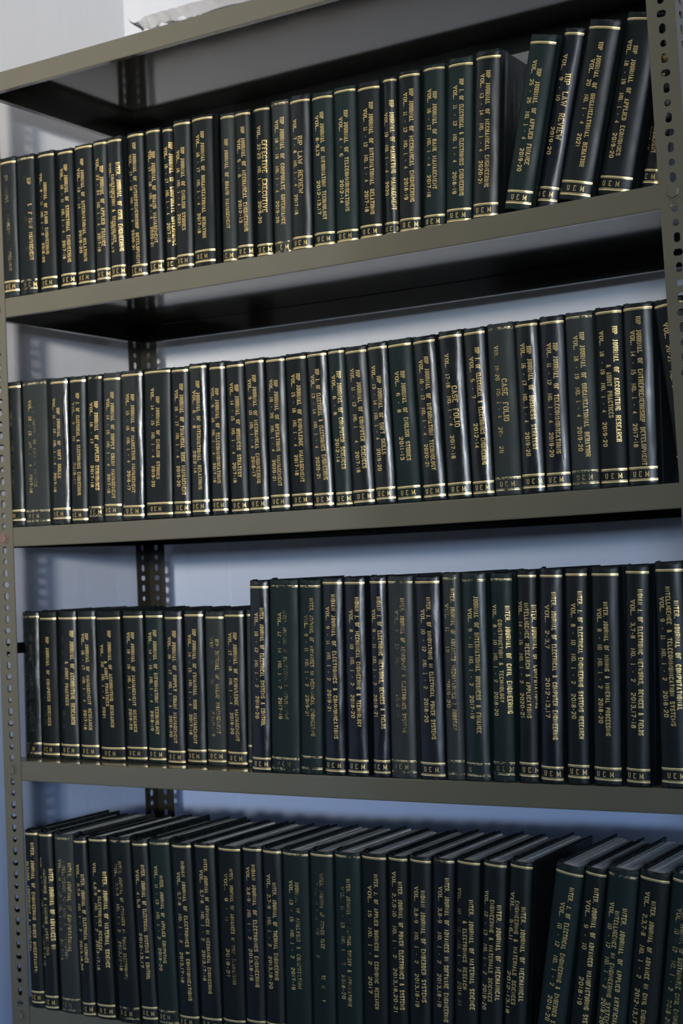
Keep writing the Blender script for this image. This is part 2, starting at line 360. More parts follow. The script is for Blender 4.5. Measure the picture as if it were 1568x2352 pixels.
# ---------------------------------------------------------------- stamped lettering (flat foil print following the spine)
G = {'A': [[0,0,.5,1,1,0],[.2,.33,.8,.33]], 'B': [[0,0,0,1,.7,1,.95,.88,.95,.65,.75,.53,0,.53],[.75,.53,1,.4,1,.13,.75,0,0,0]],
 'C': [[1,.70,1,.85,.75,1,.25,1,0,.8,0,.2,.25,0,.75,0,1,.15,1,.30]], 'D': [[0,0,0,1,.65,1,1,.78,1,.22,.65,0,0,0]],
 'E': [[1,.84,1,1,0,1,0,0,1,0,1,.16],[0,.53,.7,.53]], 'F': [[1,.84,1,1,0,1,0,0],[0,.53,.7,.53]],
 'G': [[1,.70,1,.85,.75,1,.25,1,0,.8,0,.2,.25,0,.72,0,1,.18],[.6,.43,1,.43,1,0]], 'H': [[0,0,0,1],[1,0,1,1],[0,.52,1,.52]],
 'I': [[.5,0,.5,1]], 'J': [[.75,1,.75,.2,.55,0,.2,0,0,.2]], 'K': [[0,0,0,1],[1,1,.05,.42],[.35,.62,1,0]], 'L': [[0,1,0,0,1,0,1,.22]],
 'M': [[0,0,0,1,.5,.22,1,1,1,0]], 'N': [[0,0,0,1,1,0,1,1]], 'O': [[.5,1,.25,1,0,.8,0,.2,.25,0,.75,0,1,.2,1,.8,.75,1,.45,1]],
 'P': [[0,0,0,1,.75,1,1,.87,1,.6,.75,.47,0,.47]], 'R': [[0,0,0,1,.75,1,1,.87,1,.62,.75,.5,0,.5],[.55,.5,1,0]],
 'S': [[1,.74,1,.86,.78,1,.22,1,0,.86,0,.66,.2,.54,.8,.45,1,.33,1,.14,.78,0,.22,0,0,.14,0,.26]], 'T': [[.5,0,.5,1],[0,.82,0,1,1,1,1,.82]],
 'U': [[0,1,0,.2,.25,0,.75,0,1,.2,1,1]], 'V': [[0,1,.5,0,1,1]], 'W': [[0,1,.25,0,.5,.8,.75,0,1,1]], 'X': [[0,0,1,1],[0,1,1,0]],
 'Y': [[0,1,.5,.45,.5,0],[1,1,.5,.45]], 'Z': [[0,.84,0,1,1,1,0,0,1,0,1,.16]], 'Q': [[.5,1,.25,1,0,.8,0,.2,.25,0,.75,0,1,.2,1,.8,.75,1,.45,1],[.6,.25,1,0]],
 '0': [[.5,1,.2,1,0,.78,0,.22,.2,0,.8,0,1,.22,1,.78,.8,1,.45,1]], '1': [[.1,.8,.5,1,.5,0]],
 '2': [[0,.72,.05,.9,.3,1,.7,1,1,.84,1,.62,.12,.14,0,0,1,0]], '3': [[0,.8,.2,1,.75,1,1,.85,.95,.62,.7,.53,.35,.53],[.7,.53,1,.42,1,.15,.75,0,.2,0,0,.18]],
 '4': [[.72,0,.72,1,0,.28,1,.28]], '5': [[.95,1,.1,1,.06,.54,.7,.6,1,.44,1,.17,.75,0,.2,0,0,.15]],
 '6': [[.95,.85,.7,1,.28,1,0,.75,0,.2,.25,0,.75,0,1,.17,1,.42,.75,.58,.2,.58,0,.45]], '7': [[0,.86,0,1,1,1,.4,0]],
 '8': [[.5,.53,.1,.64,.06,.85,.3,1,.7,1,.94,.85,.9,.64,.5,.53,.04,.38,0,.16,.25,0,.75,0,1,.16,.96,.38,.5,.53]],
 '9': [[.05,.15,.3,0,.72,0,1,.25,1,.8,.75,1,.25,1,0,.83,0,.58,.25,.42,.8,.42,1,.55]],
 '-': [[0,.45,1,.45]], '.': [[.5,-.03,.5,.16]], ',': [[.6,.14,.35,-.2]], ':': [[.5,0,.5,.14],[.5,.6,.5,.74]],
 '&': [[1,0,.16,.72,.2,.9,.4,1,.62,.9,.6,.72,.06,.34,.04,.12,.28,0,.62,.02,.98,.46]]}
WT = {'M': 1.40, 'N': 1.12, 'W': 1.45, 'I': .42, '.': .30, ',': .30, ':': .3, '&': 1.15, 'J': .85, 'E': .92, 'F': .9, 'L': .88, '1': .55, '-': .72, ' ': 1.35}
FONT = dict(title=(.44, .14, .135, .085, True, 1.0), big=(.70, .18, .17, .08, True, 1.0), vol=(.68, .15, .185, .095, True, .85), year=(.62, .17, .18, .14, False, 1.0), gothic=(.44, .14, .15, .11, False, 1.0))
def natural(text, font):
    w_, sp = FONT[font][:2]; return sum(w_ * WT.get(c, 1.0) + sp for c in text) - sp
def ribbon(pts, T_, Tn, asp, out):
    """offset a centre line to a ribbon; upright strokes heavy, level ones light"""
    n = len(pts); L, R_ = [], []
    nrm = []
    for a, b_ in zip(pts, pts[1:]):
        dx, dy = b_[0] - a[0], b_[1] - a[1]; l = math.hypot(dx, dy) or 1e-9
        th = (Tn + (T_ - Tn) * abs(dy) / l) / 2; nrm.append((-dy / l, dx / l, th))
    for i in range(n):
        if i == 0: nx, ny, th = nrm[0]
        elif i == n - 1: nx, ny, th = nrm[-1]
        else:
            a, b_ = nrm[i - 1], nrm[i]; nx, ny = a[0] + b_[0], a[1] + b_[1]; l = math.hypot(nx, ny)
            if l < 0.35: nx, ny, th = a
            else:
                nx /= l; ny /= l; c = max(0.55, nx * a[0] + ny * a[1]); th = (a[2] + b_[2]) / 2 / c
        L.append((pts[i][0] + nx * th, pts[i][1] + ny * th)); R_.append((pts[i][0] - nx * th, pts[i][1] - ny * th))
    for i in range(n - 1): out.append((L[i], L[i + 1], R_[i + 1], R_[i]))
def glyph(c, font, out, x0, sx, cap):
    """quads (in run, height metres) for one character whose box starts at x0"""
    w_, sp, T_, Tn, serif, _ = FONT[font]; gw = w_ * WT.get(c, 1.0)
    if c in ' ~' or c not in G: return gw + sp
    t = T_ if c not in '.:,' else T_ * 1.2
    if c in 'NMWKR' and font in ('title', 'gothic', 'vol'): t *= 0.80
    q = []
    for pl in G[c]:
        pts = [(t / 2 + pl[i] * max(gw - t, 0.001), Tn / 2 + pl[i + 1] * (1 - Tn)) for i in range(0, len(pl), 2)]
        ribbon(pts, t, Tn * 1.35 if c == '-' else Tn if c not in '.:,' else t, 1, q)
        if serif and c.isalpha() or c == '1' and serif:
            for e, f in ((0, 1), (-1, -2)):
                (ex, ey), (fx, fy) = pts[e], pts[f]
                if (ey < .2 or ey > .8) and abs(ey - fy) > .35 and (c not in 'JUG1' or ey > .8 and c != '1' or c == '1' and ey < .2 or c == 'G'):
                    s_ = t * (0.95 if font == 'title' else 1.0); q.append(((ex - s_, ey - Tn / 2), (ex - s_, ey + Tn / 2), (ex + s_, ey + Tn / 2), (ex + s_, ey - Tn / 2)))
    for a in q: out.append([((x0 + px) * sx * cap, py * cap) for px, py in a])
    return gw + sp
def lay(text, font, cap, length, x_off=0.0, nat=None):
    out = []; nat = nat or natural(text, font); sx = length / (nat * cap); x = 0
    for c in text: x += glyph(c, font, out, x, sx, cap)
    if x_off: out = [[(a + x_off, b_) for a, b_ in q] for q in out]
    return out
BOOKS = [
  [1, -5.73, 4.0, 383.75, 0.00695, 37.39, 233.73, 223.88, 24.93, 10.48, [13.31, 28.34], 'k1', [['t', 'IUP JOURNAL OF STRUCTURAL ENGINEERING', 19.09, 203.38, 22.71, 43.47, 2, 0]], 'structural engineering', '', 'UEM'],
  [1, 32.4, 4.0, 383.35, 0.01164, 39.02, 231.26, 223.84, 22.26, 9.04, [16.86, 35.31], 'k0w', [['t', 'IUP ~~~~~~L ~F BANK MANAGEMENT', 29.58, 190.89, 30.95, 55.08, 1, 0], ['v', ('~~ - ~~', '~ - ~', '20~~-~~'), 20.1, 194.65, 23.18, 45.1, 3, 0]], 'bank management', 'nearly rubbed-off lettering', 'UEM'],
  [1, 72.01, 11.0, 382.76, 0.01222, 36.45, 232.82, 224.42, 22.9, 8.11, [8.93, 25.69], 'k0', [['t', 'JOURNAL OF FLOOD ENGINEERING', 19.66, 180.96, 20.94, 62.17, 0, 0], ['v', ('9 - 11', '1 - 2', '2018-20'), 10.0, 196.29, 11.7, 49.69, 0, 0]], 'flood engineering', '', 'UEM'],
  [1, 111.32, 16.0, 382.13, 0.01055, 33.2, 231.09, 223.63, 24.39, 8.61, [10.08, 28.01], 'k0', [['t', 'IUP JOURNAL OF STRUCTURAL ENGINEERING', 21.22, 203.95, 23.41, 44.36, 0, 0], ['v', ('10 - 11', '1 - 4', '2017-18'), 12.35, 198.33, 13.61, 50.58, 0, 0]], 'structural engineering', '', 'UEM'],
  [1, 145.12, 19.0, 381.82, 0.01291, 37.48, 232.62, 226.66, 23.93, 8.25, [7.86, 24.14], 'k0', [['t', 'IUP JOURNAL OF INTERNATIONAL RELATIONS', 19.42, 208.33, 21.58, 41.59, 0, 0], ['v', ('13 - 14', '', '2019-20'), 11.06, 193.95, 12.23, 56.37, 0, 0]], 'international relations', '', 'UEM'],
  [1, 189.14, 14.0, 381.18, 0.01288, 29.48, 232.09, 224.89, 22.73, 8.37, [8.62, 26.42], 'k1', [['t', 'IUP JOURNAL OF APPLIED FINANCE', 20.09, 188.5, 20.03, 59.67, 0, 0], ['v', ('23 - 24', '1 - 4', '2017-18'), 12.44, 201.06, 11.64, 52.07, 0, 0]], 'applied finance', '', 'UEM'],
  [1, 221.74, 12.0, 380.6, 0.00573, 30.03, 231.44, 223.45, 23.23, 8.97, [8.5, 26.05], 'k1', [['t', 'INTER. JOURNAL OF CIVIL ENGINEERING', 23.53, 188.56, 25.06, 46.79, 0, 0], ['t', 'CONSTRUCTION & TECHNOLOGY', 13.1, 170.43, 13.79, 62.06, 0, 0], ['v', ('2-3,7', '', '2012-13,17'), 7.54, 189.47, 7.46, 46.2, 0, 0]], 'civil engineering and construction technology', '', 'UEM'],
  [1, 252.37, 24.0, 380.36, 0.00777, 33.77, 235.06, 228.87, 21.84, 8.24, [5.17, 22.55], 'k1', [['t', 'IUP JOURNAL OF ENTREPRENEURSHIP DEVELOPMENT', 17.96, 217.75, 19.04, 24.81, 0, 0], ['v', ('17 - 18', '1 - 4', '2020-21'), 8.44, 199.53, 9.77, 47.77, 0, 0]], 'entrepreneurship development', '', 'UEM'],
  [1, 294.6, 19.0, 379.91, 0.00806, 28.23, 232.57, 226.87, 21.54, 8.54, [5.48, 22.52], 'k1', [['t', 'IUP JOURNAL OF BRAND MANAGEMENT', 17.18, 195.23, 17.16, 51.74, 0, 0], ['v', ('17 - 18', '2 - 4', '2020-21'), 10.29, 197.67, 9.16, 46.14, 0, 0]], 'brand management', '', 'UEM'],
  [1, 323.43, 24.0, 379.6, 0.00891, 20.35, 231.72, 225.32, 23.69, 8.45, [6.67, 21.97], 'k0', [['t', 'IUP JOURNAL OF CORPORATE GOVERNANCE', 17.86, 206.45, 19.34, 43.91, 0, 0], ['v', ('16 - 17', '1 - 4', '2017-18'), 9.11, 199.43, 10.42, 50.06, 0, 0]], 'corporate governance', '', 'UEM'],
  [1, 348.76, 17.0, 379.76, 0.01655, 33.84, 235.37, 227.66, 23.39, 8.32, [7.31, 22.41], 'k1', [['t', 'IUP JOURNAL OF ENGLISH STUDIES', 21.02, 190.89, 19.53, 62.44, 0, 0], ['v', ('16', '1 - 4', '2021'), 11.8, 186.99, 10.74, 70.31, 0, 0]], 'English studies', '', 'UEM'],
  [1, 387.25, 12.0, 379.81, 0.02264, 40.06, 232.72, 226.16, 23.79, 8.3, [9.95, 25.49], 'k0', [['t', 'IUP JOURNAL OF ORGANIZATIONAL BEHAVIOR', 23.66, 206.68, 23.33, 43.21, 0, 0], ['v', ('16 - 17', '1 - 4', '2017-18'), 14.63, 202.2, 13.96, 51.6, 0, 0]], 'organizational behavior', '', 'UEM'],
  [1, 427.91, 30.0, 379.24, 0.02315, 27.03, 233.54, 226.44, 22.52, 8.25, [1.64, 19.2], 'f0', [['t', 'IUP JOURNAL OF BRAND MANAGEMENT', 14.1, 193.15, 14.55, 56.51, 0, 0], ['v', ('9 - 11', '2 - 4', '2012-17'), 6.88, 197.33, 7.16, 53.92, 3, 0]], 'brand management', '', 'UEM'],
  [1, 459.62, 24.0, 379.08, 0.02224, 29.75, 230.83, 223.54, 23.35, 8.62, [8.53, 26.47], 'k1', [['t', 'IUP JOURNAL OF MECHANICAL ENGINEERING', 17.75, 204.39, 20.18, 45.24, 0, 0], ['v', ('5 - 6', '', '2012-13'), 9.99, 186.16, 10.55, 59.51, 0, 0]], 'mechanical engineering', '', 'UEM'],
  [1, 490.16, 31.0, 378.89, 0.02154, 29.81, 231.78, 226.44, 21.8, 8.31, [8.86, 25.87], 'k0', [['t', 'EFFECTIVE EXECUTIVE', 21.72, 179.63, 19.8, 70.64, 0, 1], ['v', ('22-23', '1 - 4', '2019-20'), 12.45, 201.8, 10.81, 55.44, 0, 0]], 'effective executive titles', '', 'UEM'],
  [1, 520.82, 34.0, 378.75, 0.02056, 31.75, 236.42, 229.85, 21.34, 8.34, [7.28, 24.77], 'f0w', [['t', 'IUP JOURNAL OF CORPORATE GOVERNANCE', 21.86, 209.16, 20.25, 48.19, 0, 0], ['v', ('18 - 19', '1 - 4', '2019-20'), 12.62, 205.5, 9.86, 51.95, 0, 0]], 'corporate governance', '', 'UEM'],
  [1, 555.18, 30.0, 378.98, 0.02861, 35.99, 235.93, 225.29, 22.45, 8.03, [8.95, 26.13], 'k2', [['t', 'IUP LAW REVIEW', 20.3, 173.68, 20.32, 88.14, 0, 1], ['v', ('7 - 8', '1 - 4', '2017-18'), 11.24, 198.9, 11.33, 57.58, 0, 0]], 'law review', '', 'UEM'],
  [1, 591.79, 33.0, 378.94, 0.0303, 36.61, 232.97, 223.67, 23.55, 8.1, [10.64, 27.52], 'g0', [['t', 'IUP JOURNAL OF INFORMATION TECHNOLOGY', 20.21, 202.38, 22.76, 43.8, 0, 0], ['v', ('8-9,13', '', '2012-13,17'), 11.3, 198.11, 13.47, 51.88, 0, 0]], 'information technology', '', 'UEM'],
  [1, 630.19, 34.0, 378.81, 0.02874, 37.63, 234.07, 225.9, 21.23, 8.19, [8.62, 25.88], 'g0', [['t', 'IUP JOURNAL OF TELECOMMUNICATIONS', 22.98, 197.58, 22.75, 49.87, 0, 0], ['v', ('4 - 6', '', '2012-14'), 14.11, 188.24, 13.76, 62.44, 0, 0]], 'telecommunications', '', 'UEM'],
  [1, 668.66, 36.0, 378.85, 0.03149, 37.8, 233.8, 222.38, 22.91, 8.28, [9.91, 28.15], 'k0', [['t', 'IUP JOURNAL OF INTERNATIONAL RELATIONS', 24.99, 201.88, 24.76, 39.23, 0, 0], ['v', ('11 - 12', '1 - 4', '2017-18'), 15.67, 193.29, 15.74, 43.78, 0, 0]], 'international relations', '', 'UEM'],
  [1, 707.06, 42.0, 378.38, 0.03195, 23.87, 235.23, 228.86, 23.15, 8.04, [5.02, 23.63], 'k2', [['t', 'IUP JOURNAL OF MARKETING MANAGEMENT', 17.27, 200.18, 18.43, 42.1, 0, 0], ['v', ('19', '1 - 4', '2020'), 7.88, 182.66, 7.96, 63.65, 0, 0]], 'marketing management', '', 'UEM'],
  [1, 734.07, 37.0, 379.23, 0.04611, 34.72, 235.55, 227.23, 22.37, 7.99, [10.13, 29.05], 'k1', [['t', 'IUP JOURNAL OF MECHANICAL ENGINEERING', 22.73, 207.83, 23.49, 46.75, 0, 0], ['v', ('11 - 12', '1 - 4', '2018-19'), 13.21, 203.24, 14.05, 50.64, 0, 0]], 'mechanical engineering', '', 'UEM'],
  [1, 769.43, 43.0, 379.45, 0.05039, 35.33, 238.1, 230.36, 22.54, 7.71, [8.43, 25.84], 'g0', [['t', 'IUP JOURNAL OF BANK MANAGEMENT', 21.41, 198.17, 21.01, 60.27, 0, 0], ['v', ('16 - 17', '1 - 4', '2017-18'), 12.71, 202.26, 11.65, 49.83, 0, 0]], 'bank management', '', 'UEM'],
  [1, 811.33, 33.0, 380.38, 0.06654, 39.32, 234.77, 223.41, 21.89, 7.3, [10.59, 29.39], 'g0', [['t', 'IUP J. OF ELECTRICAL & ELECTRONICS ENGINEERING', 23.89, 203.12, 26.02, 40.92, 0, 0], ['v', ('11 - 12', '1 - 4', '2018-19'), 14.3, 194.73, 15.07, 44.18, 0, 0]], 'electrical and electronics engineering', '', 'UEM'],
  [1, 853.03, 32.0, 380.8, 0.07401, 39.39, 235.37, 223.93, 22.14, 7.19, [9.17, 27.59], 'k2', [['t', 'IUP JOURNAL OF MECHANICAL ENGINEERING', 22.5, 205.71, 22.82, 45.57, 0, 0], ['v', ('13 - 14', '1 - 4', '2020-21'), 13.69, 201.56, 13.2, 50.77, 0, 0]], 'mechanical engineering', '', 'UEM'],
  [1, 910.28, 14.0, 386.96, 0.22488, 39.67, 233.4, 221.36, 23.57, 8.84, [12.17, 30.1], 'g0', [['t', 'IUP JOURNAL OF APPLIED FINANCE', 22.82, 186.76, 25.59, 59.49, 0, 0], ['v', ('25 - 26', '1 - 4', '2019-20'), 14.27, 197.88, 16.0, 50.35, 0, 0]], 'applied finance', 'leaning', 'UEM'],
  [1, 951.38, 28.0, 385.01, 0.2292, 29.64, 238.65, 229.93, 25.67, 9.66, [2.32, 20.78], 'n2', [['t', 'IUP LAW REVIEW', 18.11, 177.09, 18.25, 89.91, 0, 1], ['v', ('9 - 10', '', '2019-20'), 9.24, 202.61, 7.07, 70.13, 0, 0]], 'law review', 'leaning', 'UEM'],
  [1, 984.18, 26.0, 389.7, 0.2453, 45.89, 237.86, 225.81, 23.91, 8.06, [14.28, 33.8], 'k1', [['t', 'IUP JOURNAL OF ORGANIZATIONAL BEHAVIOR', 24.75, 206.75, 27.61, 44.24, 0, 0], ['v', ('20', '1 - 4', '2021'), 16.96, 184.43, 16.88, 69.86, 0, 0]], 'organizational behavior', 'leaning', 'UEM'],
  [1, 1034.24, 38.0, 390.04, 0.23697, 47.4, 239.04, 228.75, 23.04, 7.34, [8.96, 28.78], 'k1', [['t', 'IUP JOURNAL OF APPLIED ECONOMICS', 21.64, 193.93, 22.81, 51.31, 0, 0], ['v', ('18 - 19', '1 - 4', '2019-20'), 11.89, 201.5, 13.51, 48.17, 0, 0]], 'applied economics', 'leaning', 'UEM'],
  [1, 1090.46, 50.0, 385.09, 0.2197, 27.0, 234.53, 226.74, 28.74, 13.82, [-3.17, 15.51], 'k1', [['t', 'IUP JOURNAL OF SUPPLY CHAIN MANAGEMENT', 5.12, 200.27, 10.46, 51.53, 0, 0], ['v', ('17 - 18', '1 - 4', '2018-19'), -0.53, 207.97, -1.27, 55.63, 0, 0]], 'management', 'leaning, behind the post', 'UEM'],
  [2, -14.79, 8.0, 2.14, 0.00153, 36.04, 241.77, 232.1, 26.65, 11.83, [0.46, 16.25], 'k1', [['t', 'IUP JOURNAL OF STRUCTURAL ENGINEERING', 16.84, 210.92, 16.0, 49.99, 3, 0]], 'structural engineering', 'worn lettering', 'UEM'],
  [2, 22.0, 8.0, 2.24, 0.01137, 53.98, 240.61, 233.23, 24.19, 8.25, [13.01, 31.04], 'f0w', [['t', 'IUP JOURNAL OF ENGLISH STUDIES', 29.45, 194.67, 28.64, 64.32, 2, 0], ['v', ('12 - 13', '1 - 4', '2017-18'), 20.47, 206.96, 17.93, 54.03, 1, 0]], 'English studies', 'grey-green faded', 'UEM'],
  [2, 81.6, 8.0, 1.74, 0.0209, 38.33, 238.83, 230.27, 24.97, 10.47, [6.98, 24.59], 'k3', [['t', 'IUP JOURNAL OF SOFT SKILLS', 21.32, 189.06, 20.45, 75.39, 0, 0], ['v', ('11 - 12', '1 - 4', '2017-18'), 11.71, 204.97, 10.55, 53.1, 0, 0]], 'soft skills', '', 'UEM'],
  [2, 122.55, 8.0, 1.42, 0.02661, 34.59, 237.59, 229.06, 21.2, 6.83, [5.09, 21.59], 'k1', [['t', 'IUP J. OF ELECTRICAL & ELECTRONICS ENGINEERING', 20.57, 209.48, 20.71, 45.47, 0, 0], ['v', ('9 - 10', '', '2016-17'), 11.13, 195.08, 11.25, 63.35, 1, 0]], 'electrical and electronics engineering', '', 'UEM'],
  [2, 158.2, 8.0, 1.21, 0.03391, 31.23, 236.75, 230.72, 23.84, 10.84, [8.01, 25.84], 'k0w', [['t', 'IUP JOURNAL OF APPLIED ECONOMICS', 21.56, 193.12, 22.39, 51.6, 0, 0], ['v', ('16 - 17', '', '2017-18'), 11.78, 191.23, 12.73, 56.24, 0, 0]], 'applied economics', '', 'UEM'],
  [2, 190.98, 8.0, 1.11, 0.03569, 35.63, 236.45, 225.42, 25.71, 10.94, [7.57, 24.36], 'f0', [['t', 'IUP JOURNAL OF SUPPLY CHAIN MANAGEMENT', 22.45, 204.85, 23.05, 36.67, 0, 0], ['v', ('14 - 15', '1 - 4', '2017-18'), 13.5, 194.91, 13.59, 44.93, 0, 0]], 'supply chain management', '', 'UEM'],
  [2, 228.21, 8.0, 0.92, 0.0317, 44.26, 235.82, 227.81, 21.31, 7.89, [13.93, 32.74], 'k3', [['t', 'IUP JOURNAL OF MARKETING MANAGEMENT', 27.72, 197.55, 27.05, 43.14, 0, 0], ['v', ('15 - 16', '1 - 4', '2016-17'), 17.52, 198.84, 17.71, 47.1, 0, 0]], 'marketing management', '', 'UEM'],
  [2, 276.49, 8.0, 0.54, 0.02689, 52.29, 233.16, 227.64, 23.44, 7.77, [14.07, 30.96], 'k1', [['t', 'IUP JOURNAL OF ENGLISH STUDIES', 30.64, 189.29, 28.26, 61.39, 0, 0], ['v', ('14 - 15', '1 - 4', '2019-20'), 20.2, 202.75, 18.76, 49.69, 0, 0]], 'English studies', '', 'UEM'],
  [2, 330.44, 8.0, -0.35, 0.02695, 33.03, 232.31, 225.38, 22.61, 7.69, [11.15, 26.91], 'k1', [['t', 'IUP JOURNAL OF FINANCIAL RISK MANAGEMENT', 21.86, 205.3, 23.65, 34.32, 0, 0], ['v', ('16 - 17', '1 - 4', '2019-20'), 12.61, 196.4, 14.22, 47.81, 0, 0]], 'financial risk management', '', 'UEM'],
  [2, 365.41, 8.0, -0.71, 0.02169, 34.05, 234.2, 227.35, 23.14, 8.33, [6.22, 23.25], 'k3', [['t', 'IUP JOURNAL OF INTERNATIONAL RELATIONS', 20.11, 206.38, 20.31, 40.79, 0, 0], ['v', ('6 - 8', '', '2012-14'), 12.26, 192.13, 11.45, 66.11, 0, 0]], 'international relations', '', 'UEM'],
  [2, 404.05, 8.0, -1.03, 0.02072, 30.56, 233.33, 222.48, 22.92, 8.24, [6.65, 21.92], 'k2', [['t', 'IUP JOURNAL OF TELECOMMUNICATIONS', 17.24, 191.75, 17.85, 48.1, 0, 0], ['v', ('9 - 10', '1 - 4', '2017-18'), 8.54, 193.63, 9.17, 49.68, 0, 0]], 'telecommunications', '', 'UEM'],
  [2, 439.64, 8.0, -1.69, 0.00412, 33.17, 230.69, 222.46, 20.75, 6.18, [9.41, 26.56], 'k1', [['t', 'IUP JOURNAL OF BUSINESS STRATEGY', 21.64, 193.92, 21.44, 55.46, 0, 0], ['v', ('14 - 15', '1 - 4', '2017-18'), 12.46, 197.16, 12.46, 47.28, 0, 0]], 'business strategy', '', 'UEM'],
  [2, 473.41, 8.0, -1.75, 0.00621, 35.61, 230.94, 224.54, 21.02, 6.57, [9.81, 26.69], 'k2', [['t', 'IUP JOURNAL OF MECHANICAL ENGINEERING', 20.02, 205.24, 21.76, 43.94, 0, 0], ['v', ('9 - 10', '1 - 4', '2016-17'), 11.27, 199.69, 13.08, 54.32, 0, 0]], 'mechanical engineering', '', 'UEM'],
  [2, 511.51, 8.0, -1.86, 0.00704, 34.59, 229.22, 222.83, 22.83, 7.37, [8.87, 24.08], 'k2', [['t', 'IUP JOURNAL OF OPERATIONS MANAGEMENT', 20.42, 193.82, 20.96, 37.55, 0, 0], ['v', ('19 - 20', '1 - 4', '2020-21'), 11.46, 195.26, 11.61, 44.99, 0, 0]], 'operations management', '', 'UEM'],
  [2, 549.03, 8.0, -2.2, -0.00303, 36.7, 230.38, 222.43, 22.31, 8.1, [10.7, 26.99], 'k0', [['t', 'IUP JOURNAL OF KNOWLEDGE MANAGEMENT', 24.34, 199.58, 23.67, 40.72, 0, 0], ['v', ('15 - 16', '1 - 4', '2017-18'), 15.42, 198.83, 14.73, 51.03, 0, 0]], 'knowledge management', '', 'UEM'],
  [2, 587.59, 8.0, -2.28, -0.00771, 34.9, 229.26, 222.91, 20.5, 6.42, [9.92, 27.92], 'k3', [['t', 'IUP J. OF ELECTRICAL & ELECTRONICS ENGINEERING', 19.98, 202.3, 24.96, 41.38, 0, 0], ['v', ('13 - 14', '1 - 4', '2020-21'), 11.43, 194.2, 13.73, 43.36, 0, 0]], 'electrical and electronics engineering', '', 'UEM'],
  [2, 625.6, 8.0, -2.33, -0.01398, 28.26, 229.68, 223.35, 19.65, 5.12, [7.62, 24.02], 'g1', [['t', 'IUP JOURNAL OF COMPUTER SCIENCES', 19.21, 195.81, 18.98, 54.5, 0, 0], ['v', ('6 - 8', '', '2012-14'), 10.24, 190.13, 10.46, 64.77, 0, 0]], 'computer sciences', '', 'UEM'],
  [2, 654.46, 8.0, -2.35, -0.01346, 36.51, 229.21, 220.13, 20.85, 6.44, [12.12, 29.54], 'k2', [['t', 'IUP JOURNAL OF COMPUTER SCIENCES', 22.75, 193.44, 25.08, 53.04, 0, 0], ['v', ('11 - 12', '1   4', '2017-18'), 13.19, 196.27, 15.03, 47.78, 0, 0]], 'computer sciences', '', 'UEM'],
  [2, 692.33, 8.0, -2.34, -0.01613, 33.01, 230.7, 221.62, 22.34, 8.6, [8.44, 24.31], 'k3', [['t', 'IUP JOURNAL OF SOFT SKILLS', 19.29, 181.51, 20.51, 70.44, 0, 0], ['v', ('13 - 14', '1 - 4', '2019-20'), 10.76, 196.96, 11.93, 47.53, 0, 0]], 'soft skills', '', 'UEM'],
  [2, 727.34, 8.0, -2.29, -0.02164, 38.18, 230.92, 221.12, 21.33, 6.63, [10.63, 28.69], 'g0', [['t', 'IUP JOURNAL OF ENGLISH STUDIES', 24.0, 184.33, 25.19, 58.42, 0, 0], ['v', ('6 - 8', '', '2011-13'), 14.6, 184.44, 15.32, 59.92, 0, 0]], 'English studies', '', 'UEM'],
  [2, 768.95, 8.0, -2.21, -0.02745, 35.77, 230.4, 221.18, 20.7, 6.83, [8.26, 24.64], 'k3', [['t', 'IUP JOURNAL OF INFORMATION TECHNOLOGY', 22.02, 200.29, 21.72, 42.34, 0, 0], ['v', ('16 - 17', '1 - 4', '2020-21'), 13.11, 196.27, 12.29, 47.34, 0, 0]], 'information technology', '', 'UEM'],
  [2, 807.15, 8.0, -2.11, -0.01705, 37.06, 232.87, 223.89, 21.04, 6.74, [10.87, 27.54], 'k3', [['t', 'CASE FOLIO', 22.79, 155.47, 23.91, 98.48, 0, 1], ['v', ('17-18', '1 - 4', '2017-18'), 13.69, 200.4, 15.11, 55.75, 0, 0]], 'case folio', '', 'UEM'],
  [2, 845.7, 8.0, -1.99, -0.0144, 33.07, 232.28, 224.0, 20.24, 6.65, [8.59, 24.95], 'k3', [['t', 'IUP J. OF ELECTRICAL & ELECTRONICS ENGINEERING', 21.55, 204.05, 22.65, 44.13, 0, 0], ['v', ('5 - 7', '', '2012-14'), 12.46, 191.5, 12.87, 67.15, 0, 0]], 'electrical and electronics engineering', '', 'UEM'],
  [2, 879.41, 8.0, -1.83, -0.00446, 39.53, 233.68, 225.49, 23.33, 8.19, [11.8, 29.07], 'f0w', [['t', 'CASE FOLIO', 24.37, 157.35, 24.73, 99.91, 0, 1], ['v', ('19-20', '1 - 4', '201~ 20'), 14.58, 202.5, 15.46, 57.42, 1, 0]], 'case folio', '', 'UEM'],
  [2, 919.54, 8.0, -1.65, 0.00058, 33.65, 232.5, 225.23, 24.57, 9.02, [10.9, 27.83], 'k3', [['t', 'IUP JOURNAL OF BUSINESS STRATEGY', 21.1, 196.91, 24.02, 58.51, 0, 0], ['v', ('16 - 17', '1 - 4', '2019-20'), 12.2, 201.29, 13.9, 50.4, 0, 0]], 'business strategy', '', 'UEM'],
  [2, 954.72, 8.0, -1.28, 0.00527, 35.35, 233.75, 223.99, 23.62, 8.95, [7.56, 24.11], 'n2', [['t', 'IUP JOURNAL OF TELECOMMUNICATIONS', 23.25, 196.53, 21.64, 50.19, 0, 0], ['v', ('11 - 12', '1 - 4', '2019-20'), 14.27, 196.88, 11.8, 46.42, 0, 0]], 'telecommunications', '', 'UEM'],
  [2, 990.85, 8.0, -0.92, 0.0078, 38.87, 233.8, 225.94, 23.81, 8.66, [11.16, 28.71], 'f0w', [['t', 'IUP JOURNAL OF ORGANIZATIONAL BEHAVIOR', 24.68, 205.78, 26.58, 42.95, 0, 0], ['v', ('18 - 19', '1 - 4', '2019-20'), 15.67, 201.7, 16.82, 50.58, 0, 0]], 'organizational behavior', '', 'UEM'],
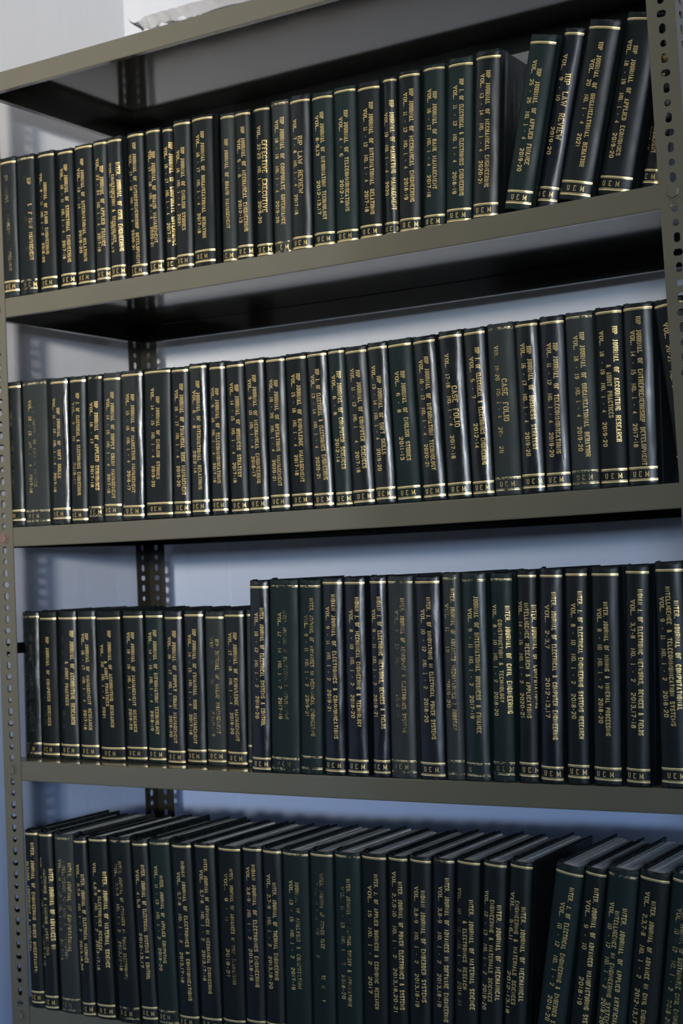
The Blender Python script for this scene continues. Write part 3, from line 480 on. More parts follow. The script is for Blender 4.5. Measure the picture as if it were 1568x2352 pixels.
  [2, 1031.27, 8.0, -0.4, 0.01496, 37.38, 234.63, 226.68, 22.46, 7.47, [10.19, 28.68], 'k0', [['t', 'IUP JOURNAL OF ACCOUNTING RESEARCH', 28.37, 208.19, 29.08, 58.7, 0, 0], ['t', '& AUDIT PRACTICES', 18.5, 159.02, 19.76, 89.98, 0, 0], ['v', ('18 - 19', '1 - 4', '2019-20'), 9.6, 203.27, 10.36, 53.05, 0, 0]], 'accounting research and audit practices', '', 'UEM'],
  [2, 1069.26, 8.0, 0.03, 0.01694, 40.27, 234.68, 226.23, 21.73, 6.91, [10.29, 27.12], 'k2', [['t', 'IUP JOURNAL OF ENTREPRENEURSHIP DEVELOPMENT', 22.4, 216.19, 24.3, 25.25, 0, 0], ['v', ('14 - 15', '1 - 4', '2017-18'), 13.93, 198.43, 13.53, 48.78, 0, 0]], 'entrepreneurship development', '', 'UEM'],
  [2, 1136.94, 8.0, -0.08, -0.09681, 39.6, 233.82, 224.68, 32.0, 9.5, [9.9, 28.52], 'k0', [['v', ('20-21', '1 - 4', '2018-19'), 13.31, 202.48, 12.91, 53.17, 0, 0]], 'title hidden', 'leaning, behind the post', 'UEM'],
  [3, -33.99, 45.0, -382.11, 0.01778, 38.14, 242.7, 234.15, 23.08, 7.53, [2.85, 23.92], 'k3w', [['t', 'IUP JOURNAL OF MARKETING MANAGEMENT', 23.13, 205.46, 21.35, 43.76, 3, 0], ['v', ('18 - 19', '1 - 4', '2021'), 11.53, 200.2, 10.71, 67.41, 3, 0]], 'marketing management', 'illegibly worn lettering', 'UEM'],
  [3, 5.94, 45.0, -382.65, 0.01349, 37.46, 243.46, 230.57, 22.53, 7.11, [6.65, 22.19], 'k0', [['t', 'IUP JOURNAL OF COMPUTER SCIENCES', 20.48, 200.81, 21.06, 53.96, 0, 0], ['v', ('11 - 13', '1 - 4', '2018-20'), 11.07, 204.04, 11.58, 54.31, 3, 0]], 'computer sciences', '', 'UEM'],
  [3, 46.14, 45.0, -382.79, 0.01782, 40.13, 244.15, 230.64, 22.49, 7.2, [11.02, 29.65], 'k2', [['t', 'IUP JOURNAL OF ACCOUNTING RESEARCH', 31.89, 210.76, 31.55, 57.17, 0, 0], ['t', '& AUDIT PRACTICES', 20.91, 160.22, 21.07, 88.06, 0, 0], ['v', ('16 - 17', '1 - 4', '2017-18'), 13.01, 204.31, 12.19, 50.11, 3, 0]], 'accounting research', 'volume line rubbed dark', 'UEM'],
  [3, 90.3, 45.0, -383.47, 0.00995, 39.13, 244.16, 230.94, 22.8, 7.02, [9.93, 28.22], 'k2', [['t', 'IUP JOURNAL OF MANAGEMENT RESEARCH', 22.77, 206.12, 25.49, 49.34, 0, 0], ['v', ('16 - 17', '1 - 4', '2017-18'), 14.42, 206.16, 14.69, 49.66, 0, 0]], 'management research', '', 'UEM'],
  [3, 132.91, 45.0, -384.18, -0.00104, 50.92, 242.84, 229.87, 20.72, 5.11, [13.66, 31.6], 'k0', [['t', 'IUP JOURNAL OF ACCOUNTING RESEARCH', 30.49, 210.25, 30.55, 55.02, 0, 0], ['t', '& AUDIT PRACTICES', 21.4, 161.4, 21.7, 88.67, 0, 0], ['v', ('20', '1 - 4', '2021'), 13.75, 187.87, 13.31, 69.15, 0, 0]], 'accounting research and audit practices', '', 'UEM'],
  [3, 186.92, 45.0, -384.27, 0.00664, 42.11, 242.01, 231.6, 22.84, 6.79, [10.63, 28.18], 'k1', [['t', 'IUP JOURNAL OF MANAGEMENT RESEARCH', 23.22, 207.29, 23.33, 48.72, 0, 0], ['v', ('18 - 19', '1 - 4', '2019-20'), 14.41, 207.36, 13.9, 52.19, 0, 0]], 'management research', '', 'UEM'],
  [3, 231.58, 45.0, -384.27, 0.01572, 35.34, 241.3, 231.5, 22.19, 6.88, [8.04, 26.82], 'g0', [['t', 'IUP JOURNAL OF INFORMATION TECHNOLOGY', 22.11, 210.51, 22.49, 46.11, 0, 0], ['v', ('14 - 15', '1 - 4', '2018-19'), 12.55, 206.81, 12.5, 51.27, 0, 0]], 'information technology', '', 'UEM'],
  [3, 269.58, 45.0, -384.47, 0.0163, 35.45, 240.65, 228.48, 19.11, 4.0, [8.12, 25.82], 'n2', [['t', 'IUP JOURNAL OF SUPPLY CHAIN MANAGEMENT', 22.8, 208.89, 20.44, 33.04, 0, 0], ['v', ('16 - 17', '1 - 4', '2019-20'), 13.19, 199.11, 11.53, 42.42, 0, 0]], 'supply chain management', '', 'UEM'],
  [3, 308.54, 45.0, -384.54, 0.0186, 37.67, 240.55, 232.05, 22.12, 6.47, [8.31, 24.2], 'k2', [['t', 'IUP JOURNAL OF FINANCIAL RISK MANAGEMENT', 23.16, 210.83, 20.31, 33.47, 0, 0], ['v', ('14 - 15', '1 - 4', '2017-18'), 13.77, 202.33, 11.67, 46.98, 0, 0]], 'financial risk management', '', 'UEM'],
  [3, 348.06, 45.0, -384.52, 0.02526, 35.89, 238.04, 227.73, 23.21, 7.69, [10.87, 27.94], 'f0', [['t', 'IUP JOURNAL OF BRAND MANAGEMENT', 24.57, 194.79, 25.17, 50.26, 1, 0], ['v', ('15 - 16', '', '2018-19'), 14.97, 197.66, 15.4, 45.63, 2, 0]], 'brand management', 'grey-green faded', 'UEM'],
  [3, 385.96, 45.0, -384.83, 0.01993, 37.47, 239.71, 230.15, 20.89, 5.52, [9.94, 27.45], 'k2', [['t', 'IUP JOURNAL OF KNOWLEDGE MANAGEMENT', 22.66, 204.55, 23.2, 39.27, 0, 0], ['v', ('17 - 18', '1 - 4', '2019-20'), 13.12, 203.91, 13.3, 49.52, 0, 0]], 'knowledge management', '', 'UEM'],
  [3, 424.51, 45.0, -385.47, 0.03553, 7.05, 240.46, 230.67, 32.0, 9.5, 0, 'f0', [], 'untitled slim', '', 'UEM'],
  [3, 460.49, 4.0, -384.67, 0.03351, 34.4, 283.45, 273.01, 20.09, 5.77, [9.76, 28.05], 'n3', [['t', 'INTER. JOURNAL OF ELECTRICAL SYSTEMS & CONTROL', 24.05, 242.89, 24.12, 68.76, 0, 0], ['v', ('10 - 12', '1 - 2', '2018-20'), 14.74, 235.26, 14.33, 79.2, 0, 0]], 'electrical systems and control', '', 'UEM'],
  [3, 495.52, 4.0, -384.04, 0.03709, 50.64, 283.49, 272.77, 21.06, 6.21, [16.12, 34.06], 'g0w', [['t', 'INTER. JOURNAL OF COMPUTERS & APPLICATIONS', 29.34, 237.53, 30.99, 78.66, 2, 0], ['v', ('12 - 14', '1 - 2', '2017-19'), 20.29, 234.0, 20.38, 78.78, 1, 0]], 'applications', 'half rubbed-off lettering', 'UEM'],
  [3, 547.47, 4.0, -384.54, 0.03948, 37.5, 282.06, 271.67, 24.68, 8.64, 0, 'g0w', [['t', 'INTER. JOURNAL OF ADVANCES IN MECHANICAL ENGINEERING', 23.89, 254.92, 24.48, 55.62, 1, 0], ['v', ('9 - 11', '1 - 2', '2019-21'), 14.77, 229.98, 15.27, 83.86, 1, 0]], 'advances in mechanical engineering', '', 'UEM'],
  [3, 589.0, 4.0, -384.97, 0.03184, 34.74, 282.76, 275.31, 22.74, 6.86, [7.87, 26.65], 'n3', [['t', 'INDIAN JOURNAL OF ELECTRONICS & COMMUNICATIONS', 21.59, 259.33, 22.76, 52.65, 0, 0], ['v', ('9 - 11', '1 - 2', '2019-21'), 11.78, 241.33, 12.6, 91.23, 0, 0]], 'electronics and communications', '', 'UEM'],
  [3, 627.76, 4.0, -385.16, 0.02696, 34.89, 282.8, 274.18, 22.01, 6.94, [8.92, 27.35], 'n3', [['t', 'INDIAN J. OF MECHANICAL ENGINEERING & TECHNOLOGY', 23.59, 254.38, 23.44, 70.63, 0, 0], ['v', ('8 - 10', '1 - 2', '2018-20'), 13.86, 235.94, 13.76, 82.68, 0, 0]], 'mechanical engineering and technology', '', 'UEM'],
  [3, 670.23, 4.0, -385.43, 0.02438, 27.97, 283.42, 274.18, 22.77, 7.55, [3.83, 21.52], 'n3', [['t', 'INDIAN J. OF ELECTRONIC NETWORKS, DEVICES & FIELDS', 17.59, 254.17, 19.98, 68.55, 0, 0], ['v', ('9 - 11', '1 - 2', '2019-21'), 8.59, 236.22, 8.9, 84.67, 0, 0]], 'electronic networks, devices and fields', '', 'UEM'],
  [3, 699.34, 4.0, -384.98, 0.02671, 41.1, 282.17, 272.78, 23.59, 9.16, [9.23, 27.37], 'f1w', [['t', 'INTER. JOURNAL OF AEROSPACE & ELECTRONICS SYSTEMS', 26.02, 250.98, 25.61, 63.7, 1, 0], ['v', ('8 - 10', '1 - 2', '2018-20'), 16.47, 233.83, 16.33, 84.31, 2, 0]], 'aerospace and electronics systems', 'grey dusty', 'UEM'],
  [3, 745.68, 4.0, -385.37, 0.01612, 39.97, 279.93, 271.5, 21.86, 6.31, [10.29, 28.74], 'n3', [['t', 'INTER. J. OF INNOVATIONS IN ELECTRICAL POWER SYSTEMS', 23.53, 251.2, 25.87, 55.65, 0, 0], ['v', ('10 - 12', '1 - 2', '2018-20'), 14.74, 234.32, 15.65, 78.65, 0, 0]], 'innovations in electrical power systems', '', 'UEM'],
  [3, 787.45, 4.0, -385.34, 0.02261, 27.62, 283.8, 275.45, 26.12, 9.42, 0, 'f1w', [['t', 'INTER. JOURNAL OF ADVANCED MECHATRONICS & ROBOTICS', 17.91, 261.81, 16.32, 68.5, 1, 0], ['v', ('11 - 12', '', '2019-20'), 8.54, 241.18, 7.82, 99.09, 1, 0]], 'advanced mechatronics and robotics', '', 'UEM'],
  [3, 816.77, 4.0, -384.97, 0.02434, 37.32, 282.51, 271.5, 23.08, 7.8, [8.44, 27.67], 'g2w', [['t', 'JOURNAL OF INTERNATIONAL BUSINESS & FINANCE', 23.86, 250.31, 24.16, 65.24, 0, 0], ['v', ('9 - 11', '1 - 2', '2017-19'), 14.08, 233.67, 14.74, 84.61, 0, 0]], 'international business and finance', '', 'U~~'],
  [3, 857.69, 4.0, -384.63, 0.0346, 32.99, 280.55, 271.11, 25.27, 10.84, [9.44, 29.01], 'g0w', [['t', 'INTER. JOURNAL OF CIVIL ENGINEERING', 26.67, 236.25, 28.26, 91.99, 0, 0], ['t', 'CONSTRUCTION & TECHNOLOGY', 16.16, 217.71, 17.67, 106.59, 0, 0], ['v', ('8 - 10', '1 - 2', '2018-20'), 7.78, 237.38, 8.6, 88.42, 0, 0]], 'civil engineering and construction technology', '', 'UEM'],
  [3, 895.87, 4.0, -384.52, 0.03986, 28.72, 283.08, 274.36, 25.61, 10.01, [9.44, 27.2], 'k1', [['t', 'INTER. JOURNAL OF COMPUTATIONAL', 25.3, 236.65, 29.04, 99.08, 0, 0], ['t', 'INTELLIGENCE RESEARCH & APPLICATIONS', 15.37, 239.11, 18.22, 86.17, 0, 0], ['v', ('14 - 15', '1 - 2', '2020-21'), 6.1, 240.93, 8.24, 86.27, 0, 0]], 'computational intelligence research', '', 'UEM'],
  [3, 927.28, 4.0, -384.03, 0.0452, 33.12, 283.69, 272.91, 21.18, 6.36, [9.12, 27.29], 'n2', [['t', 'INTER. JOURNAL OF ELECTRICAL & COMPUTER ENGINEERING', 22.4, 252.27, 23.5, 58.25, 0, 0], ['v', ('2-3,7', '', '2012-13,17'), 13.15, 235.3, 13.26, 86.62, 0, 0]], 'electrical and computer engineering', '', 'UEM'],
  [3, 965.33, 4.0, -384.13, 0.03991, 31.35, 282.79, 273.5, 24.24, 10.21, [8.1, 25.92], 'k1', [['t', 'INTER. J. OF ELECTRICAL ENGINEERING SYSTEMS RESEARCH', 22.41, 252.4, 22.43, 60.25, 0, 0], ['v', ('8 - 10', '1 - 2', '2018-20'), 13.26, 236.28, 12.51, 85.84, 0, 0]], 'electrical engineering systems research', '', 'UEM'],
  [3, 1002.46, 4.0, -383.72, 0.03737, 38.69, 282.36, 271.76, 22.05, 8.17, [7.88, 26.69], 'k1', [['t', 'INTER. JOURNAL OF MINING & MINERAL PROCESSING', 21.71, 236.9, 22.83, 64.4, 0, 0], ['v', ('8 - 10', '1 - 2', '2018-20'), 12.81, 228.55, 13.02, 80.28, 0, 0]], 'mining and mineral processing', '', 'UEM'],
  [3, 1046.39, 4.0, -383.38, 0.04815, 32.82, 282.72, 272.96, 21.35, 6.84, [5.93, 22.59], 'k1', [['t', 'INDIAN J. OF ELECTRONIC NETWORKS, DEVICES & FIELDS', 21.99, 251.86, 22.22, 65.8, 0, 0], ['v', ('3,7-8', '1 - 2', '2013,17-18'), 12.19, 238.44, 12.57, 74.39, 0, 0]], 'electronic networks, devices and fields', '', 'UEM'],
  [3, 1093.53, 4.0, -383.85, 0.02119, 37.93, 285.15, 273.88, 23.66, 8.08, [12.19, 29.05], 'k1', [['t', 'INTER. JOURNAL OF COMPUTATIONAL', 28.32, 235.89, 29.13, 98.64, 0, 0], ['t', 'INTELLIGENCE & TELECOMMUNICATION SYSTEMS', 18.08, 253.59, 20.36, 78.18, 0, 0], ['v', ('9 - 11', '1 - 2', '2018-20'), 9.48, 240.56, 11.23, 88.91, 0, 0]], 'computational intelligence and telecommunication systems', '', 'UEM'],
  [4, 2.78, 0.0, -781.63, -0.00667, 28.84, 286.51, 280.7, 25.26, 9.55, [5.77, 20.76], 'k0', [['t', 'INTER. JOURNAL OF ENGINEERING UNDER UNCERTAINTY:', 19.68, 267.18, 16.86, 57.39, 0, 0], ['t', 'HAZARDS, ASSESSMENT, & MITIGATION', 8.7, 236.42, 6.57, 91.7, 0, 0], ['v', ('10 - 12', '1 - 2', '2018-20'), -0.02, 245.75, -1.84, 87.95, 1, 0]], 'engineering under uncertainty', '', 'UEM'],
  [4, 32.22, 0.0, -781.99, -0.00452, 29.9, 286.6, 280.5, 21.48, 5.12, [4.09, 22.18], 'k1', [['t', 'INTER. JOURNAL OF ADVANCES IN', 25.96, 227.04, 25.9, 98.84, 0, 0], ['t', 'MACHINING & FORMING OPERATIONS', 14.83, 226.34, 15.28, 88.2, 1, 0], ['v', ('8,9-10', '1 - 2', '2013-17,18'), 5.71, 244.53, 6.22, 70.2, 1, 0]], 'machining and forming operations', '', 'UEM'],
  [4, 68.11, 0.0, -782.39, -0.0122, 40.89, 285.64, 277.71, 21.83, 5.64, [6.33, 23.15], 'f0w', [['t', 'INTER. JOURNAL OF COMPUTATIONAL', 33.45, 239.56, 27.49, 98.06, 1, 0], ['t', 'INTELLIGENCE RESEARCH & APPLICATION', 22.7, 241.97, 19.83, 86.35, 2, 0], ['v', ('11 - 13', '1 - 2', '2017-18'), 13.9, 244.48, 9.77, 84.02, 1, 0]], 'computational intelligence research', '', 'UEM'],
  [4, 112.83, 0.0, -782.87, -0.02358, 27.67, 282.83, 274.97, 19.88, 4.0, [2.91, 21.39], 'k1', [['t', 'INTER. JOURNAL OF ELECTRICAL MACHINES', 18.75, 224.17, 18.1, 84.9, 0, 0], ['v', ('2,7,9', '1 - 2', '2013,18,20'), 10.08, 239.25, 7.42, 72.38, 0, 0]], 'electrical machines', '', 'UEM'],
  [4, 143.21, 0.0, -783.17, -0.01965, 38.09, 286.66, 279.5, 21.25, 5.34, [12.2, 31.31], 'k0', [['t', 'INTER. JOURNAL OF MATERIAL SCIENCE', 32.41, 230.97, 30.41, 81.3, 0, 0], ['t', '& ELECTRONICS RESEACH', 21.77, 202.75, 18.91, 107.97, 0, 0], ['v', ('4,8-9', '1 - 2', '2013-17,18'), 14.14, 244.71, 11.85, 76.17, 0, 0]], 'material science and electronics', '', 'UEM'],
  [4, 188.3, 0.0, -783.59, -0.02526, 42.16, 288.91, 280.94, 22.54, 7.51, [8.12, 27.82], 'k0w', [['t', 'INTER. JOURNAL OF ADVANCES IN POWER ELECTRONICS', 23.32, 250.42, 23.43, 67.57, 1, 0], ['v', ('3,7-8', '1 - 2', '2013,17-18'), 14.5, 246.46, 14.07, 80.49, 1, 0]], 'advances in power electronics', '', 'UEM'],
  [4, 234.6, 0.0, -783.97, -0.02918, 31.97, 286.47, 278.7, 28.4, 12.8, [6.97, 24.46], 'k1', [['t', 'INTER. JOURNAL OF ELECTRICAL SYSTEMS & CONTROL', 22.53, 247.89, 21.3, 72.51, 0, 0], ['v', ('4-5,9', '', '2012-13,17'), 11.71, 240.33, 10.68, 89.51, 0, 0]], 'electrical systems and control', '', 'UEM'],
  [4, 267.47, 0.0, -784.22, -0.02181, 39.84, 290.32, 282.62, 27.27, 11.09, [8.6, 24.0], 'g0w', [['t', 'INTER. JOURNAL OF APPLIED COMPUTING', 24.39, 234.29, 22.79, 101.19, 0, 0], ['v', ('11 - 13', '1 - 2', '2018-20'), 14.5, 248.76, 13.74, 89.18, 0, 0]], 'applied computing', '', 'UEM'],
  [4, 308.16, 0.0, -784.51, -0.01042, 38.34, 288.03, 281.36, 24.05, 10.5, [6.25, 24.91], 'k1', [['t', 'INDIAN JOURNAL OF ELECTRONICS & COMMUNICATIONS', 23.98, 259.57, 26.04, 49.56, 0, 0], ['v', ('3,7-8', '1 - 2', '2013,17-18'), 14.89, 242.88, 13.44, 75.59, 0, 0]], 'electronics and communications', '', 'UEM'],
  [4, 349.53, 0.0, -784.76, -0.00332, 39.43, 290.09, 284.33, 26.62, 10.5, [8.1, 28.13], 'k1', [['t', 'INTER. JOURNAL OF ADVANCES IN MECHANICAL ENGINEERING', 24.39, 266.26, 22.86, 64.7, 0, 0], ['v', ('3,7-8', '1 - 2', '2013,17-18'), 15.59, 249.68, 13.41, 83.14, 0, 0]], 'advances in mechanical engineering', '', 'UEM'],
  [4, 390.03, 0.0, -784.45, 0.01289, 41.83, 288.86, 282.27, 28.87, 10.5, [7.22, 27.72], 'k0', [['t', 'INTER. JOURNAL OF ADVANCES IN CIVIL ENGINEERING', 26.69, 254.88, 26.81, 83.53, 1, 0], ['v', ('9 - 11', '', '2019-21'), 16.96, 247.19, 16.12, 93.96, 1, 0]], 'advances in civil engineering', '', 'UEM'],
  [4, 432.9, 0.0, -784.45, 0.0208, 35.38, 290.82, 284.94, 33.0, 10.5, [8.84, 25.47], 'n1', [['t', 'INDIAN JOURNAL OF ELECTRONICS ENGINEERING', 22.75, 263.93, 24.64, 84.03, 0, 0], ['v', ('3,8-9', '1 - 2', '2013,18-19'), 12.53, 259.62, 14.88, 93.01, 0, 0]], 'electronics engineering', '', 'UEM'],
  [4, 468.88, 0.0, -784.53, 0.02335, 34.01, 289.71, 283.84, 33.0, 10.5, [8.5, 24.49], 'k1', [['t', 'INTER. JOURNAL OF THERMAL ENGINEERING', 22.56, 240.02, 23.38, 98.04, 0, 0], ['v', ('2,7-9', '1 - 2', '2013,18-20'), 12.97, 251.34, 13.11, 84.53, 0, 0]], 'thermal engineering', '', 'UEM'],
  [4, 503.51, 0.0, -784.3, 0.02505, 45.57, 289.63, 282.93, 33.0, 10.5, [11.39, 32.81], 'g0w', [['t', 'JOURNAL OF ANALYSIS & COMPUTATION', 27.66, 244.18, 29.1, 90.2, 1, 0], ['v', ('13 - 15', '1 - 2', '2017-19'), 17.16, 245.19, 18.52, 87.46, 0, 0]], 'analysis and computation', '', 'UEM'],
  [4, 551.11, 0.0, -784.45, 0.02831, 39.2, 291.12, 284.57, 33.0, 10.5, [9.8, 28.22], 'g0', [['t', 'INTER. JOURNAL OF POWER ELEC~~~~~~ ~ TE~~N~~~~Y', 22.07, 259.3, 22.37, 76.16, 1, 0], ['v', ('9 - 11', '~ - 2', '~~~~~~~'), 13.8, 245.18, 13.99, 89.59, 2, 0]], 'power electronics', 'half rubbed-off lettering', 'UEM'],
  [4, 591.61, 0.0, -784.23, 0.03234, 43.42, 292.51, 285.27, 33.0, 10.5, [10.86, 31.26], 'g0w', [['t', 'INTER. JOURNAL OF CONTROL THEORY & APPLICATIONS', 25.9, 254.53, 25.32, 74.5, 1, 0], ['v', ('11 - 13', '1 - 2', '2018-20'), 15.57, 242.92, 15.43, 83.57, 1, 0]], 'control theory and applications', '', 'UEM'],
  [4, 635.66, 0.0, -784.17, 0.03684, 40.86, 293.27, 286.12, 33.0, 10.5, [10.21, 29.42], 'k0', [['t', 'INTER. J. OF APPLIED BUSINESS & ECONOMIC RESEARCH', 26.11, 264.33, 25.34, 75.75, 0, 0], ['v', ('15', '1 - 2', '2017'), 15.97, 247.6, 15.06, 96.31, 0, 0]], 'applied business and economic research', '', 'UEM'],
  [4, 677.14, 0.0, -784.25, 0.04554, 31.09, 292.62, 286.79, 33.0, 10.5, [7.77, 22.39], 'k0', [['t', 'INTER. JOURNAL OF POWER ELECTRONICS & SYSTEMS', 21.07, 256.84, 23.44, 79.34, 0, 0], ['v', ('2,7,9-10', '1 - 2', '2013,18,20-21'), 11.49, 269.95, 13.75, 74.55, 0, 0]], 'power electronics and systems', '', 'UEM'],
  [4, 708.88, 0.0, -783.77, 0.05391, 34.38, 293.79, 286.38, 33.0, 10.5, [8.6, 24.76], 'k1', [['t', 'INDIAN JOURNAL OF EMBEDDED SYSTEMS', 23.32, 247.19, 25.62, 93.44, 0, 0], ['v', ('3,8-9', '1 - 2', '2013,18-19'), 13.08, 251.65, 15.4, 85.96, 0, 0]], 'embedded systems', '', 'UEM'],
  [4, 743.93, 0.0, -783.53, 0.06081, 33.58, 293.47, 288.7, 33.0, 10.5, [8.4, 24.18], 'n1w', [['t', 'INTER. JOURNAL OF ADVANCES IN SOFTWARE ENGINEERING', 24.05, 267.17, 24.09, 70.55, 0, 0], ['v', ('3,8-9', '1 - 2', '2013,18-19'), 14.1, 254.42, 13.9, 89.68, 0, 0]], 'advances in software engineering', '', 'UEM'],
  [4, 778.2, 0.0, -782.97, 0.06982, 35.98, 293.93, 288.48, 33.0, 10.5, [8.99, 25.9], 'k0', [['t', 'INTER. JOURNAL OF MATERIAL SCIENCE', 24.77, 240.09, 28.6, 91.65, 0, 0], ['t', '& ELECTRONICS RESEACH', 16.1, 210.42, 17.62, 117.98, 0, 0], ['v', ('10 - 12', '1 - 2', '2019-21'), 6.19, 253.78, 9.52, 94.41, 1, 0]], 'material science and electronics', '', 'UEM'],
  [4, 814.9, 0.0, -782.45, 0.08392, 34.87, 294.46, 287.98, 33.0, 10.5, [8.72, 25.1], 'k1', [['t', 'INTER. JOURNAL OF MECHANICAL', 26.57, 236.11, 27.69, 108.36, 0, 0], ['t', 'ENGINEERING & MATERIALS SCIENCES', 16.74, 242.0, 17.44, 105.08, 0, 0], ['v', ('12 - 13', '1 - 2', '2019-20'), 7.4, 253.02, 8.8, 92.7, 0, 0]], 'mechanical engineering and materials sciences', '', 'UEM'],
  [4, 850.53, 0.0, -782.02, 0.09618, 33.52, 296.39, 288.72, 33.0, 10.5, [8.38, 24.13], 'k1', [['t', 'INTER. JOURNAL OF MECHANICAL', 24.16, 236.45, 25.44, 110.87, 0, 0], ['t', 'ENGINEERING & MATERIALS SCIENCES', 15.06, 243.52, 14.84, 104.9, 0, 0], ['v', ('5-6,11', '', '2012-13,18'), 7.14, 253.95, 5.88, 91.15, 0, 0]], 'mechanical engineering and materials sciences', '', 'UEM'],
  [4, 892.42, 0.0, -777.88, 0.18123, 39.66, 297.99, 285.99, 33.0, 10.5, [9.92, 28.56], 'g0', [['t', 'INTER. J. OF ELECTRICAL ENGINEERING & EMBEDDED SYSTEMS', 27.46, 269.12, 23.47, 62.83, 0, 0], ['v', ('10 - 12', '1 - 2', '2018-20'), 17.75, 247.33, 15.58, 87.99, 0, 0]], 'electrical engineering and embedded systems', 'leaning', 'UEM'],
  [4, 939.27, 0.0, -780.09, 0.16375, 29.11, 296.57, 287.5, 33.0, 10.5, [7.28, 20.96], 'k0', [['t', 'INTER. JOURNAL OF ADVANCED MANUFACTURING SYSTEMS', 19.12, 270.62, 22.44, 76.31, 0, 0], ['v', ('9 - 10', '', '2018-19'), 10.09, 253.12, 12.3, 115.32, 0, 0]], 'advanced manufacturing systems', 'leaning', 'UEM'],
  [4, 976.7, 0.0, -778.68, 0.14224, 41.3, 296.38, 285.87, 33.0, 10.5, [10.33, 29.74], 'g0w', [['t', 'INTER. JOURNAL OF APPLIED ARTIFICIAL', 28.33, 245.78, 27.28, 93.33, 0, 0], ['t', 'INTELLIGENCE IN ENGINEERING SYSTEM', 18.71, 240.59, 16.44, 94.07, 0, 0], ['v', ('10 - 12', '1 - 2', '2018-20'), 10.28, 250.17, 9.69, 91.05, 0, 0]], 'applied artificial intelligence', 'leaning', 'UEM'],
  [4, 1019.07, 0.0, -778.48, 0.14491, 39.95, 295.1, 283.89, 33.0, 10.5, [9.99, 28.76], 'k0', [['t', 'INTER. JOURNAL OF ADVANCE IN CIVIL ENGINEERING', 22.87, 257.48, 22.04, 76.87, 0, 0], ['v', ('2,3,7-8', '1 - 2', '2012-13,17'), 13.62, 267.75, 11.19, 97.72, 0, 0]], 'advance in civil engineering', 'leaning', 'UEM'],
  [4, 1062.03, 0.0, -778.4, 0.14429, 38.47, 294.32, 284.05, 33.0, 10.5, [9.62, 27.7], 'g0', [['t', 'INTER. JOURNAL OF SUSTAINABLE CIVIL ENGINEERING', 20.63, 255.48, 21.81, 85.47, 1, 0], ['v', ('10 - 12', '1 - 2', '2018-20'), 14.1, 249.75, 11.15, 100.74, 1, 0]], 'sustainable civil engineering', 'leaning', 'UEM'],
]
